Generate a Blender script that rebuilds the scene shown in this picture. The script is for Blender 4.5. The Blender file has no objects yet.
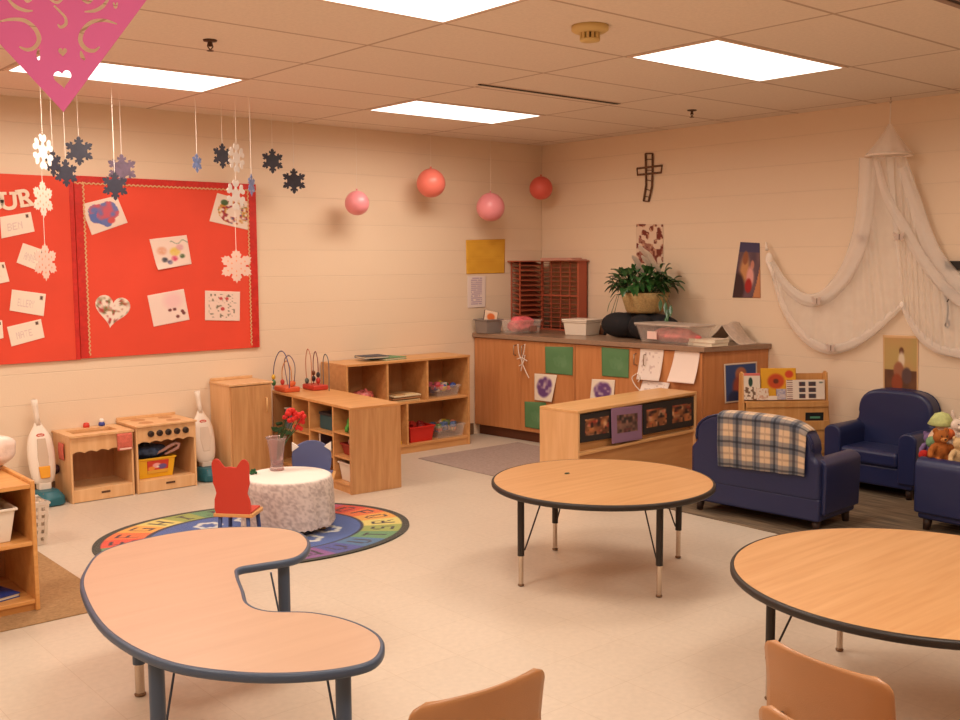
import bpy, bmesh, math, random
import numpy as np
from mathutils import Matrix, Vector
PI = math.pi
SC = bpy.context.scene
COL = SC.collection
HC = 2.62                                   # ceiling height
# ---------------------------------------------------------------- camera
F_PX, PITCH, YAW, ROLL = 1027.83, 0.09626, 0.70558, -0.00532
CAM = np.array([-6.75732, -7.0266, 1.55705])
_r = np.array([math.cos(YAW), -math.sin(YAW), 0.0]); _f = np.array([math.sin(YAW), math.cos(YAW), 0.0]); _u = np.array([0, 0, 1.0])
_fw = _f*math.cos(PITCH) - _u*math.sin(PITCH); _up = _f*math.sin(PITCH) + _u*math.cos(PITCH)
_rr = _r*math.cos(ROLL) + _up*math.sin(ROLL); _uu = -_r*math.sin(ROLL) + _up*math.cos(ROLL)
cd = bpy.data.cameras.new('camera'); cam = bpy.data.objects.new('camera', cd); COL.objects.link(cam)
cd.sensor_width = 36; cd.lens = F_PX*36/960; cd.clip_start = 0.05; cd.clip_end = 60
m = Matrix.Identity(4)
for i in range(3):
    m[i][0] = _rr[i]; m[i][1] = _uu[i]; m[i][2] = -_fw[i]; m[i][3] = CAM[i]
cam.matrix_world = m
SC.camera = cam
def ray(x, y): return _fw + _rr*(x-480)/F_PX - _uu*(y-360)/F_PX
def hit(x, y, p, n):                        # where the sight line of a photo point meets a plane (measuring real positions)
    d = ray(x, y); n = np.array(n, float); t = ((np.array(p, float)-CAM) @ n)/(d @ n)
    return CAM + d*t
def onA(x, y, v=0.0): return hit(x, y, (0, v, 0), (0, 1, 0))
def onB(x, y, v=0.0): return hit(x, y, (v, 0, 0), (1, 0, 0))
def onZ(x, y, v=0.0): return hit(x, y, (0, 0, v), (0, 0, 1))

# ---------------------------------------------------------------- colour + materials
def lin(c):
    return tuple((x/12.92 if x <= .04045 else ((x+.055)/1.055)**2.4) for x in [v/255 for v in c])
def srgb(c): return lin(c)+(1.0,)
MATS = {}
def mat(name, col, rough=.6, metal=0, spec=.5, noise=0, nscale=20, bump=0, bscale=60, coat=0, trans=0, ior=1.45, alpha=1, sheen=0):
    if name in MATS: return MATS[name]
    M = bpy.data.materials.new(name); M.use_nodes = True; nt = M.node_tree; b = nt.nodes['Principled BSDF']
    c = srgb(col); b.inputs['Base Color'].default_value = c; b.inputs['Roughness'].default_value = rough
    b.inputs['Metallic'].default_value = metal; b.inputs['Specular IOR Level'].default_value = spec
    b.inputs['Coat Weight'].default_value = coat; b.inputs['Transmission Weight'].default_value = trans; b.inputs['IOR'].default_value = ior
    b.inputs['Alpha'].default_value = alpha; b.inputs['Sheen Weight'].default_value = sheen
    if noise or bump:
        tc = nt.nodes.new('ShaderNodeTexCoord')
    if noise:
        n = nt.nodes.new('ShaderNodeTexNoise'); n.inputs['Scale'].default_value = nscale; n.inputs['Detail'].default_value = 4
        nt.links.new(tc.outputs['Object'], n.inputs['Vector'])
        r = nt.nodes.new('ShaderNodeValToRGB'); r.color_ramp.elements[0].position = .3; r.color_ramp.elements[1].position = .7
        r.color_ramp.elements[0].color = tuple(x*(1-noise) for x in c[:3])+(1,); r.color_ramp.elements[1].color = tuple(min(1, x*(1+noise)) for x in c[:3])+(1,)
        nt.links.new(n.outputs['Fac'], r.inputs['Fac']); nt.links.new(r.outputs['Color'], b.inputs['Base Color'])
    if bump:
        n2 = nt.nodes.new('ShaderNodeTexNoise'); n2.inputs['Scale'].default_value = bscale; n2.inputs['Detail'].default_value = 3
        nt.links.new(tc.outputs['Object'], n2.inputs['Vector'])
        bp = nt.nodes.new('ShaderNodeBump'); bp.inputs['Strength'].default_value = bump; bp.inputs['Distance'].default_value = .01
        nt.links.new(n2.outputs['Fac'], bp.inputs['Height']); nt.links.new(bp.outputs['Normal'], b.inputs['Normal'])
    MATS[name] = M; return M
def wood(name, c1, c2, rough=.45, axis='X', scale=6, stretch=14, coat=.15):
    if name in MATS: return MATS[name]
    M = bpy.data.materials.new(name); M.use_nodes = True; nt = M.node_tree; b = nt.nodes['Principled BSDF']
    tc = nt.nodes.new('ShaderNodeTexCoord'); mp = nt.nodes.new('ShaderNodeMapping')
    s = [stretch]*3; s['XYZ'.index(axis)] = 1.0
    mp.inputs['Scale'].default_value = s
    nt.links.new(tc.outputs['Object'], mp.inputs['Vector'])
    n = nt.nodes.new('ShaderNodeTexNoise'); n.inputs['Scale'].default_value = scale*.35; n.inputs['Detail'].default_value = 6; n.inputs['Distortion'].default_value = .6
    nt.links.new(mp.outputs['Vector'], n.inputs['Vector'])
    r = nt.nodes.new('ShaderNodeValToRGB'); r.color_ramp.elements[0].position = .3; r.color_ramp.elements[1].position = .72
    r.color_ramp.elements[0].color = srgb(c2); r.color_ramp.elements[1].color = srgb(c1)
    nt.links.new(n.outputs['Fac'], r.inputs['Fac']); nt.links.new(r.outputs['Color'], b.inputs['Base Color'])
    b.inputs['Roughness'].default_value = rough; b.inputs['Coat Weight'].default_value = coat; b.inputs['Coat Roughness'].default_value = .25
    MATS[name] = M; return M
def vmat(name, rough=.7, spec=.4, bump=0, bscale=200, sheen=0):  # reads the printed / woven / dyed pattern stored on the mesh
    if name in MATS: return MATS[name]
    M = bpy.data.materials.new(name); M.use_nodes = True; nt = M.node_tree; b = nt.nodes['Principled BSDF']
    a = nt.nodes.new('ShaderNodeVertexColor'); a.layer_name = 'Col'
    nt.links.new(a.outputs['Color'], b.inputs['Base Color']); b.inputs['Roughness'].default_value = rough; b.inputs['Specular IOR Level'].default_value = spec
    b.inputs['Sheen Weight'].default_value = sheen
    if bump:
        tc = nt.nodes.new('ShaderNodeTexCoord'); n2 = nt.nodes.new('ShaderNodeTexNoise'); n2.inputs['Scale'].default_value = bscale
        nt.links.new(tc.outputs['Object'], n2.inputs['Vector'])
        bp = nt.nodes.new('ShaderNodeBump'); bp.inputs['Strength'].default_value = bump; bp.inputs['Distance'].default_value = .004
        nt.links.new(n2.outputs['Fac'], bp.inputs['Height']); nt.links.new(bp.outputs['Normal'], b.inputs['Normal'])
    MATS[name] = M; return M
def sheer(name, col, opac, rough=.8):
    if name in MATS: return MATS[name]
    M = bpy.data.materials.new(name); M.use_nodes = True; nt = M.node_tree; nt.nodes.remove(nt.nodes['Principled BSDF'])
    out = nt.nodes['Material Output']; t = nt.nodes.new('ShaderNodeBsdfTransparent'); d = nt.nodes.new('ShaderNodeBsdfDiffuse'); tr = nt.nodes.new('ShaderNodeBsdfTranslucent')
    d.inputs['Color'].default_value = srgb(col); tr.inputs['Color'].default_value = srgb(col)
    a = nt.nodes.new('ShaderNodeMixShader'); a.inputs[0].default_value = .15; nt.links.new(d.outputs[0], a.inputs[1]); nt.links.new(tr.outputs[0], a.inputs[2])
    mx = nt.nodes.new('ShaderNodeMixShader')
    tc = nt.nodes.new('ShaderNodeTexCoord'); n = nt.nodes.new('ShaderNodeTexNoise'); n.inputs['Scale'].default_value = 14; n.inputs['Detail'].default_value = 3
    nt.links.new(tc.outputs['Object'], n.inputs['Vector'])
    mr = nt.nodes.new('ShaderNodeMapRange'); mr.inputs['To Min'].default_value = max(0, opac-.03); mr.inputs['To Max'].default_value = min(1, opac+.03)
    nt.links.new(n.outputs['Fac'], mr.inputs['Value']); nt.links.new(mr.outputs[0], mx.inputs[0])
    nt.links.new(t.outputs[0], mx.inputs[1]); nt.links.new(a.outputs[0], mx.inputs[2]); nt.links.new(mx.outputs[0], out.inputs['Surface'])
    MATS[name] = M; return M

# ---------------------------------------------------------------- mesh builder
class G:
    def __init__(s): s.v = []; s.f = []; s.c = None
    def add(s, V, Fc):
        o = len(s.v); s.v += [tuple(map(float, p)) for p in V]; s.f += [tuple(i+o for i in f) for f in Fc]; return s
    def box(s, a, b, rz=0, piv=None):
        x0, y0, z0 = a; x1, y1, z1 = b
        V = [(x, y, z) for z in (z0, z1) for y in (y0, y1) for x in (x0, x1)]
        if rz:
            px, py = piv if piv else ((x0+x1)/2, (y0+y1)/2); c, sn = math.cos(rz), math.sin(rz)
            V = [(px+(x-px)*c-(y-py)*sn, py+(x-px)*sn+(y-py)*c, z) for x, y, z in V]
        return s.add(V, [(0, 2, 3, 1), (4, 5, 7, 6), (0, 1, 5, 4), (2, 6, 7, 3), (0, 4, 6, 2), (1, 3, 7, 5)])
    def tube(s, pts, r, seg=10, closed=False, cap=True):
        P = [np.array(p, float) for p in pts]; n = len(P); R = r if hasattr(r, '__len__') else [r]*n
        prev = None; V = []
        for i in range(n):
            a = P[(i-1) % n] if (closed or i > 0) else P[i]; b = P[(i+1) % n] if (closed or i < n-1) else P[i]
            t = b-a; t = t/(np.linalg.norm(t)+1e-12)
            if prev is None:
                h = np.array([0, 0, 1.0]) if abs(t[2]) < .9 else np.array([1.0, 0, 0]); u = np.cross(t, h)
            else: u = prev-t*(prev@t)
            u = u/(np.linalg.norm(u)+1e-12); prev = u; w = np.cross(t, u)
            V += [P[i]+R[i]*(u*math.cos(2*PI*k/seg)+w*math.sin(2*PI*k/seg)) for k in range(seg)]
        Fc = []
        for i in range(n if closed else n-1):
            j = (i+1) % n
            Fc += [(i*seg+k, i*seg+(k+1) % seg, j*seg+(k+1) % seg, j*seg+k) for k in range(seg)]
        if cap and not closed: Fc += [tuple(range(seg))[::-1], tuple((n-1)*seg+k for k in range(seg))]
        return s.add(V, Fc)
    def cyl(s, a, b, r, r2=None, seg=16): return s.tube([a, b], [r, r if r2 is None else r2], seg)
    def lathe(s, prof, c=(0, 0, 0), seg=32, sx=1, sy=1, wob=None):
        V = []
        for i, (r, z) in enumerate(prof):
            for k in range(seg):
                a = 2*PI*k/seg; q = r*(wob(a, i/(len(prof)-1)) if wob else 1)
                V.append((c[0]+q*math.cos(a)*sx, c[1]+q*math.sin(a)*sy, c[2]+z))
        Fc = [(i*seg+k, i*seg+(k+1) % seg, (i+1)*seg+(k+1) % seg, (i+1)*seg+k) for i in range(len(prof)-1) for k in range(seg)]
        if prof[0][0] > 1e-6: Fc.append(tuple(range(seg))[::-1])
        if prof[-1][0] > 1e-6: Fc.append(tuple((len(prof)-1)*seg+k for k in range(seg)))
        return s.add(V, Fc)
    def ball(s, c, r, sx=1, sy=1, sz=1, seg=20, rings=12):
        prof = [(max(1e-7, math.sin(PI*i/rings))*r, -math.cos(PI*i/rings)*r*sz) for i in range(rings+1)]
        return s.lathe(prof, c, seg, sx, sy)
    def prism(s, poly, fn, d0, d1):            # outline (a,b) placed by fn(a,b,depth)
        n = len(poly); V = [fn(a, b, d0) for a, b in poly]+[fn(a, b, d1) for a, b in poly]
        return s.add(V, [tuple(range(n))[::-1], tuple(range(n, 2*n))]+[(i, (i+1) % n, n+(i+1) % n, n+i) for i in range(n)])
    def grid(s, fn, nu, nv):
        V = [fn(i/nu, j/nv) for j in range(nv+1) for i in range(nu+1)]
        return s.add(V, [(j*(nu+1)+i, j*(nu+1)+i+1, (j+1)*(nu+1)+i+1, (j+1)*(nu+1)+i) for j in range(nv) for i in range(nu)])
WM = {}
def wm(o): return WM.get(o, Matrix.Identity(4)) if o else Matrix.Identity(4)
def obj(name, g, M, parent=None, world=False, smooth=False, bevel=0, seg=2, solid=0, offs=-1, sub=0, angle=30, auto=False):
    V = g.v
    if world and parent is not None:
        inv = wm(parent).inverted(); V = [tuple(inv @ Vector(p)) for p in V]
    me = bpy.data.meshes.new(name); me.from_pydata(V, [], g.f); me.validate()
    bm = bmesh.new(); bm.from_mesh(me); bmesh.ops.recalc_face_normals(bm, faces=bm.faces); bm.to_mesh(me); bm.free()
    if M: me.materials.append(M)
    if smooth:
        for p in me.polygons: p.use_smooth = True
    o = bpy.data.objects.new(name, me); COL.objects.link(o)
    if parent is not None: o.parent = parent
    WM[o] = wm(parent).copy()
    if solid:
        s = o.modifiers.new('thick', 'SOLIDIFY'); s.thickness = solid; s.offset = offs
    if bevel:
        b = o.modifiers.new('edge', 'BEVEL'); b.width = bevel; b.segments = seg; b.limit_method = 'ANGLE'; b.angle_limit = math.radians(40)
        for p in me.polygons: p.use_smooth = True
        b.harden_normals = True
    if sub:
        s = o.modifiers.new('soft', 'SUBSURF'); s.levels = sub; s.render_levels = sub
    if auto and hasattr(me, 'set_sharp_from_angle'):
        for p in me.polygons: p.use_smooth = True
        me.set_sharp_from_angle(angle=math.radians(angle))
    return o
def tag(o, label, cat, group=None, kind=None):
    if label: o['label'] = label
    if cat: o['category'] = cat
    if group: o['group'] = group
    if kind: o['kind'] = kind
    return o
def thing(name, label, cat, loc=(0, 0, 0), rz=0, group=None):
    o = bpy.data.objects.new(name, None); COL.objects.link(o); o.location = tuple(map(float, loc)); o.rotation_euler = (0, 0, rz)
    o.empty_display_size = .05
    WM[o] = Matrix.Translation(Vector(tuple(map(float, loc)))) @ Matrix.Rotation(rz, 4, 'Z')
    return tag(o, label, cat, group)
def struct(name, g, M, **k): return tag(obj(name, g, M, **k), None, None, kind='structure')
# a sheet that carries a printed or painted picture: corners TL,TR,BR,BL, colour function of (u,v) 0..1 from top-left
def sheet(name, q, fn, n=40, m=None, M=None, parent=None, thick=.002, curl=None, world=True):
    q = [np.array(p, float) for p in q]; m = m or n
    nrm = np.cross(q[1]-q[0], q[3]-q[0]); nrm /= np.linalg.norm(nrm)
    if nrm @ (CAM-q[0]) < 0: nrm = -nrm
    def pos(u, v):
        p = (q[0]*(1-u)+q[1]*u)*(1-v)+(q[3]*(1-u)+q[2]*u)*v
        if curl: p = p+nrm*curl(u, v)
        return tuple(p)
    g = G().grid(pos, n, m)
    o = obj(name, g, M or vmat('printed paper'), parent, world=world, smooth=True)
    me = o.data; a = me.color_attributes.new('Col', 'FLOAT_COLOR', 'POINT')
    k = 0
    for j in range(m+1):
        for i in range(n+1):
            c = fn(i/n, j/m); a.data[k].color = lin(c)+(1.0,); k += 1
    s = o.modifiers.new('thick', 'SOLIDIFY'); s.thickness = thick; s.offset = 0
    return o
def dist(u, v, a, b): return math.hypot(u-a, v-b)
def mix(a, b, t): return tuple(x*(1-t)+y*t for x, y in zip(a, b))
def blob(u, v, a, b, r, soft=.3, sx=1, sy=1):
    d = math.hypot((u-a)/sx, (v-b)/sy)/r
    return max(0, min(1, (1-d)/soft+.5)) if d < 2 else 0
_rng = np.random.default_rng(7); _tab = _rng.random((64, 64))
def vn(x, y):
    xi, yi = math.floor(x), math.floor(y); fx, fy = x-xi, y-yi; fx = fx*fx*(3-2*fx); fy = fy*fy*(3-2*fy)
    a, b, c, d = _tab[yi % 64, xi % 64], _tab[yi % 64, (xi+1) % 64], _tab[(yi+1) % 64, xi % 64], _tab[(yi+1) % 64, (xi+1) % 64]
    return (a*(1-fx)+b*fx)*(1-fy)+(c*(1-fx)+d*fx)*fy
FONT = {'A': "01110 10001 10001 11111 10001 10001 10001", 'B': "11110 10001 10001 11110 10001 10001 11110", 'C': "01111 10000 10000 10000 10000 10000 01111",
 'D': "11110 10001 10001 10001 10001 10001 11110", 'E': "11111 10000 10000 11110 10000 10000 11111", 'F': "11111 10000 10000 11110 10000 10000 10000",
 'G': "01111 10000 10000 10011 10001 10001 01111", 'H': "10001 10001 10001 11111 10001 10001 10001", 'I': "01110 00100 00100 00100 00100 00100 01110",
 'J': "00111 00010 00010 00010 00010 10010 01100", 'K': "10001 10010 10100 11000 10100 10010 10001", 'L': "10000 10000 10000 10000 10000 10000 11111",
 'M': "10001 11011 10101 10101 10001 10001 10001", 'N': "10001 11001 10101 10011 10001 10001 10001", 'O': "01110 10001 10001 10001 10001 10001 01110",
 'P': "11110 10001 10001 11110 10000 10000 10000", 'Q': "01110 10001 10001 10001 10101 10010 01101", 'R': "11110 10001 10001 11110 10100 10010 10001",
 'S': "01111 10000 10000 01110 00001 00001 11110", 'T': "11111 00100 00100 00100 00100 00100 00100", 'U': "10001 10001 10001 10001 10001 10001 01110",
 'V': "10001 10001 10001 10001 10001 01010 00100", 'W': "10001 10001 10001 10101 10101 11011 10001", 'X': "10001 10001 01010 00100 01010 10001 10001",
 'Y': "10001 10001 01010 00100 00100 00100 00100", 'Z': "11111 00001 00010 00100 01000 10000 11111"}
FONT = {k: v.split() for k, v in FONT.items()}
def glyph(ch, u, v):                       # u,v in 0..1, v down
    if not (0 <= u < 1 and 0 <= v < 1): return False
    return FONT[ch][int(v*7)][int(u*5)] == '1'

# ---------------------------------------------------------------- shell materials
def cmu(name, ax):
    M = bpy.data.materials.new(name); M.use_nodes = True; nt = M.node_tree; b = nt.nodes['Principled BSDF']
    tc = nt.nodes.new('ShaderNodeTexCoord'); sp = nt.nodes.new('ShaderNodeSeparateXYZ'); cb = nt.nodes.new('ShaderNodeCombineXYZ')
    nt.links.new(tc.outputs['Object'], sp.inputs[0]); nt.links.new(sp.outputs[ax], cb.inputs[0])
    ad = nt.nodes.new('ShaderNodeMath'); ad.operation = 'SUBTRACT'; ad.inputs[1].default_value = .020; nt.links.new(sp.outputs['Z'], ad.inputs[0]); nt.links.new(ad.outputs[0], cb.inputs[1])
    br = nt.nodes.new('ShaderNodeTexBrick'); br.offset = 0; br.inputs['Scale'].default_value = 1
    br.inputs['Brick Width'].default_value = 60; br.inputs['Row Height'].default_value = .2032; br.inputs['Mortar Size'].default_value = .0030; br.inputs['Mortar Smooth'].default_value = .6
    nt.links.new(cb.outputs[0], br.inputs['Vector'])
    base = WALLC
    br.inputs['Color1'].default_value = srgb(base); br.inputs['Color2'].default_value = srgb(tuple(x*.99 for x in base)); br.inputs['Mortar'].default_value = srgb(tuple(x*.96 for x in base))
    nt.links.new(br.outputs['Color'], b.inputs['Base Color'])
    n = nt.nodes.new('ShaderNodeTexNoise'); n.inputs['Scale'].default_value = 90; n.inputs['Detail'].default_value = 4; nt.links.new(tc.outputs['Object'], n.inputs['Vector'])
    m1 = nt.nodes.new('ShaderNodeMath'); m1.operation = 'MULTIPLY_ADD'; m1.inputs[1].default_value = -1.0; nt.links.new(br.outputs['Fac'], m1.inputs[0])
    m2 = nt.nodes.new('ShaderNodeMath'); m2.operation = 'MULTIPLY'; m2.inputs[1].default_value = .25; nt.links.new(n.outputs['Fac'], m2.inputs[0]); nt.links.new(m2.outputs[0], m1.inputs[2])
    bp = nt.nodes.new('ShaderNodeBump'); bp.inputs['Strength'].default_value = .42; bp.inputs['Distance'].default_value = .006
    nt.links.new(m1.outputs[0], bp.inputs['Height']); nt.links.new(bp.outputs['Normal'], b.inputs['Normal'])
    b.inputs['Roughness'].default_value = .42; b.inputs['Specular IOR Level'].default_value = .35
    return M
WALLC = (236, 211, 184)
def tiles(name, c, line, w, h, x0, y0, mort, rough, noise=.06, nscale=120, spec=.5, lb=.15):
    M = bpy.data.materials.new(name); M.use_nodes = True; nt = M.node_tree; b = nt.nodes['Principled BSDF']
    tc = nt.nodes.new('ShaderNodeTexCoord'); mp = nt.nodes.new('ShaderNodeMapping'); mp.inputs['Location'].default_value = (-x0, -y0, 0)
    nt.links.new(tc.outputs['Object'], mp.inputs['Vector'])
    br = nt.nodes.new('ShaderNodeTexBrick'); br.offset = 0; br.inputs['Scale'].default_value = 1; br.inputs['Brick Width'].default_value = w; br.inputs['Row Height'].default_value = h
    br.inputs['Mortar Size'].default_value = mort; br.inputs['Mortar Smooth'].default_value = .2
    br.inputs['Color1'].default_value = srgb(c); br.inputs['Color2'].default_value = srgb(tuple(x*.985 for x in c)); br.inputs['Mortar'].default_value = srgb(line)
    nt.links.new(mp.outputs['Vector'], br.inputs['Vector'])
    n = nt.nodes.new('ShaderNodeTexNoise'); n.inputs['Scale'].default_value = nscale; n.inputs['Detail'].default_value = 5; nt.links.new(tc.outputs['Object'], n.inputs['Vector'])
    mr = nt.nodes.new('ShaderNodeMapRange'); mr.inputs['From Min'].default_value = .3; mr.inputs['From Max'].default_value = .7; mr.inputs['To Min'].default_value = 1-noise; mr.inputs['To Max'].default_value = 1
    nt.links.new(n.outputs['Fac'], mr.inputs['Value'])
    mm = nt.nodes.new('ShaderNodeMix'); mm.data_type = 'RGBA'; mm.blend_type = 'MULTIPLY'; mm.inputs[0].default_value = 1
    nt.links.new(br.outputs['Color'], mm.inputs[6]); nt.links.new(mr.outputs[0], mm.inputs[7]); nt.links.new(mm.outputs[2], b.inputs['Base Color'])
    bp = nt.nodes.new('ShaderNodeBump'); bp.inputs['Strength'].default_value = lb; bp.inputs['Distance'].default_value = .003; bp.invert = True
    nt.links.new(br.outputs['Fac'], bp.inputs['Height']); nt.links.new(bp.outputs['Normal'], b.inputs['Normal'])
    b.inputs['Roughness'].default_value = rough; b.inputs['Specular IOR Level'].default_value = spec
    return M
XL, YF = -8.6, -8.7
GX, GY, GW, GH = -3.797, -3.315, 1.204, .6063
struct('floor', G().box((XL-.1, YF-.1, -.1), (.1, .1, 0)), tiles('vinyl floor tiles', (210, 193, 174), (194, 174, 152), .3048, .3048, 0, 0, .0012, .36, .09, 40, .4, .05))
struct('ceiling', G().box((XL-.1, YF-.1, HC), (.1, .1, HC+.1)), tiles('acoustic ceiling tiles', (240, 224, 208), (198, 174, 154), GW, GH, GX-GW*8, GY-GH*16, .010, .9, .07, 60, .1, .3))
struct('wall_back', G().box((XL-.1, 0, 0), (.1, .1, HC)), cmu('painted block wall facing the room', 'X'))
struct('wall_right', G().box((0, YF-.1, 0), (.1, 0, HC)), cmu('painted block side wall', 'Y'))
struct('wall_left', G().box((XL-.1, YF-.1, 0), (XL, 0, HC)), MATS.get('x') or cmu('painted block far side wall', 'Y'))
struct('wall_front', G().box((XL, YF-.1, 0), (0, YF, HC)), cmu('painted block wall behind', 'X'))
bb = mat('brown vinyl baseboard', (122, 92, 68), .5)
struct('baseboard_back', G().box((XL, -.012, 0), (-.86, 0, .10)), bb)
struct('baseboard_right', G().box((-.012, YF, 0), (0, -2.42, .10)), bb)
# ---------------------------------------------------------------- lights and ceiling fittings
LC = (1.0, .878, .745); LSTR = 3.2; LPOW = 23.5
em = bpy.data.materials.new('lit prismatic diffuser'); em.use_nodes = True; _n = em.node_tree; _n.nodes.remove(_n.nodes['Principled BSDF'])
_e = _n.nodes.new('ShaderNodeEmission'); _e.inputs['Color'].default_value = LC+(1,); _e.inputs['Strength'].default_value = LSTR; _n.links.new(_e.outputs[0], _n.nodes['Material Output'].inputs[0])
frame_m = mat('white enamelled light frame', (226, 200, 180), .4)
def light(mi, li, label, power=1):
    x0, y0 = GX+GW*mi, GY+GH*li
    t = thing('ceiling_light', label, 'ceiling light', (x0+GW/2, y0+GH/2, HC), 0, 'recessed fluorescent troffers')
    w, h = GW/2-.012, GH/2-.012
    g = G(); fr = .022
    g.box((-w, -h, -.005), (w, -h+fr, 0)); g.box((-w, h-fr, -.005), (w, h, 0)); g.box((-w, -h+fr, -.005), (-w+fr, h-fr, 0)); g.box((w-fr, -h+fr, -.005), (w, h-fr, 0))
    obj('frame', g, frame_m, t)
    obj('diffuser', G().box((-w+fr, -h+fr, -.005), (w-fr, h-fr, -.0015)), em, t)
    ld = bpy.data.lights.new('fluorescent_tubes', 'AREA'); ld.shape = 'RECTANGLE'; ld.size = 2*(w-fr); ld.size_y = 2*(h-fr); ld.energy = LPOW*power; ld.color = LC; ld.spread = math.radians(172)
    lo = bpy.data.objects.new('fluorescent_tubes', ld); COL.objects.link(lo); lo.parent = t; lo.location = (0, 0, -.008)
light(-1, 3, 'recessed ceiling light above the red bulletin board, partly behind the pink paper cutout')
light(1, 3, 'recessed ceiling light over the corner with the pink balloons', .84)
light(1, -1, 'recessed ceiling light beside the round smoke detector', .70)
light(-1, -1, 'recessed ceiling light cut off by the top edge of the picture')
for a, b_ in ((-1, -5), (1, -5), (-3, 3), (-3, -1), (-3, -5)):
    light(a, b_, 'recessed fluorescent ceiling light further back in the room', .6 if a > 0 else 1.12)
dark = mat('black slot', (40, 28, 22), .7)
p = onZ(483.5, 83, HC); q = onZ(615, 104, HC)
t = thing('ceiling_vent', 'long thin slot air vent between the ceiling lights', 'vent', ((p[0]+q[0])/2, (p[1]+q[1])/2, HC))
L = abs(q[0]-p[0])/2
obj('slot', G().box((-L, -.018, -.006), (L, .018, -.0005)), dark, t)
obj('frame', G().box((-L-.01, -.026, -.004), (L+.01, -.018, 0)).box((-L-.01, .018, -.004), (L+.01, .026, 0)), frame_m, t)
p = onZ(950, 4, HC)
t = thing('ceiling_vent', 'slotted air vent cut by the top corner of the picture', 'vent', (p[0]+.15, p[1]-.1, HC))
obj('slot', G().box((-.6, -.045, -.004), (.6, -.02, -.001)).box((-.6, .0, -.004), (.6, .025, -.001)).box((-.6, .045, -.004), (.6, .07, -.001)), dark, t)
obj('frame', G().box((-.62, -.075, -.007), (.62, -.045, 0)).box((-.62, -.02, -.006), (.62, 0, 0)).box((-.62, .025, -.006), (.62, .045, 0)).box((-.62, .07, -.007), (.62, .1, 0)), mat('vent grey metal', (150, 120, 104), .5), t)
sm = mat('yellowed detector plastic', (215, 185, 120), .5)
p = onZ(590, 26, HC)
t = thing('smoke_detector', 'round cream smoke detector on the ceiling', 'smoke detector', p)
obj('base', G().lathe([(.085, 0), (.085, -.02), (.07, -.03), (.04, -.032)], seg=28), sm, t, smooth=True)
g = G()
for k in range(12):
    a = k*PI/6; g.box((.04*math.cos(a)-.006, .04*math.sin(a)-.006, -.06), (.04*math.cos(a)+.006, .04*math.sin(a)+.006, -.03), a)
obj('grille', g, sm, t); obj('cap', G().lathe([(.047, -.058), (.045, -.068), (.02, -.072), (1e-7, -.072)]), sm, t, smooth=True)
obj('sensor_chamber', G().lathe([(.032, -.03), (.032, -.058)]), dark, t)
for px, lb in (((210, 40), 'small dark fire sprinkler head above the hanging snowflakes'), ((692, 110), 'small dark fire sprinkler head above the wooden cross')):
    p = onZ(*px, HC); t = thing('fire_sprinkler', lb, 'sprinkler', p, 0)
    obj('escutcheon', G().lathe([(.034, 0), (.032, -.006), (.015, -.009)]), mat('bronze sprinkler', (86, 60, 44), .5, .4), t, smooth=True)
    g = G().cyl((0, 0, -.005), (0, 0, -.03), .009); g.tube([(-.009, 0, -.012), (-.014, 0, -.03), (0, 0, -.048)], .003, 6); g.tube([(.009, 0, -.012), (.014, 0, -.03), (0, 0, -.048)], .003, 6); g.lathe([(.004, -.046), (.017, -.05), (.017, -.052), (1e-7, -.052)])
    obj('head', g, MATS['bronze sprinkler'], t)
w = bpy.data.worlds.new('world'); SC.world = w; w.use_nodes = True; w.node_tree.nodes['Background'].inputs[0].default_value = (1, .8, .6, 1); w.node_tree.nodes['Background'].inputs[1].default_value = .02
SC.view_settings.view_transform = 'Standard'; SC.view_settings.look = 'None'; SC.view_settings.gamma = 1; SC.view_settings.use_curve_mapping = False
SC.view_settings.exposure = 0
# ================================================================ floor coverings
def rug_col(X, Y, a=1.0):                   # X,Y in units of the two half axes
    pass
RC = (-3.975, -1.772); RA, RB = .893, .692; RT = math.atan2(-.304, .953)
SEG = [(214, 70, 48), (224, 108, 52), (226, 160, 70), (214, 196, 110), (150, 160, 80), (96, 140, 96), (70, 110, 150), (70, 80, 150), (130, 80, 140), (196, 84, 120)]
def rug_fn(x, y):
    r = math.hypot(x/RA, y/RB)
    if r > .955: return (44, 44, 34)
    th = math.atan2(y/RB, x/RA)
    if r > .70:
        s = (-(th)/(2*PI)*26+13.0+26) % 26; k = int(s)
        c = SEG[(k*1) % 10]; fr = s-k
        v = (.955-r)/.255
        lu, lv = (fr-.25)/.5, (v-.18)/.62
        if th < 0: lu, lv = 1-lu, 1-lv                 # letters read from the outside all round
        if glyph('ABCDEFGHIJKLMNOPQRSTUVWXYZ'[(k+4) % 26], lu, lv): return (52, 42, 52)
        return c
    if r > .672: return (40, 44, 66)
    base = (66, 94, 158)
    for i in range(10):                                # white scalloped rings
        a = i*2*PI/10+.3; cx, cy = .47*RA*math.cos(a)*.98, .47*RB*math.sin(a)*.98
        d = math.hypot(x-cx, y-cy); w = .062+.008*math.cos(6*math.atan2(y-cy, x-cx))
        if abs(d-w) < .017: return (206, 208, 206)
    if math.hypot(x, y) < .15: return (196, 84, 62) if math.hypot(x, y) < .1 else (222, 190, 96)
    return base
g = G(); NR, NT = 90, 420
V = []; Cc = []
for i in range(NR+1):
    r = i/NR
    for k in range(NT):
        a = 2*PI*k/NT; x, y = RA*r*math.cos(a), RB*r*math.sin(a)
        V.append((x, y, .008)); Cc.append(rug_fn(x*(1 if r else 0)+1e-6, y))
for k in range(NT):
    a = 2*PI*k/NT; V.append((RA*math.cos(a)*1.001, RB*math.sin(a)*1.001, .0005)); Cc.append((44, 44, 34))
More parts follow.
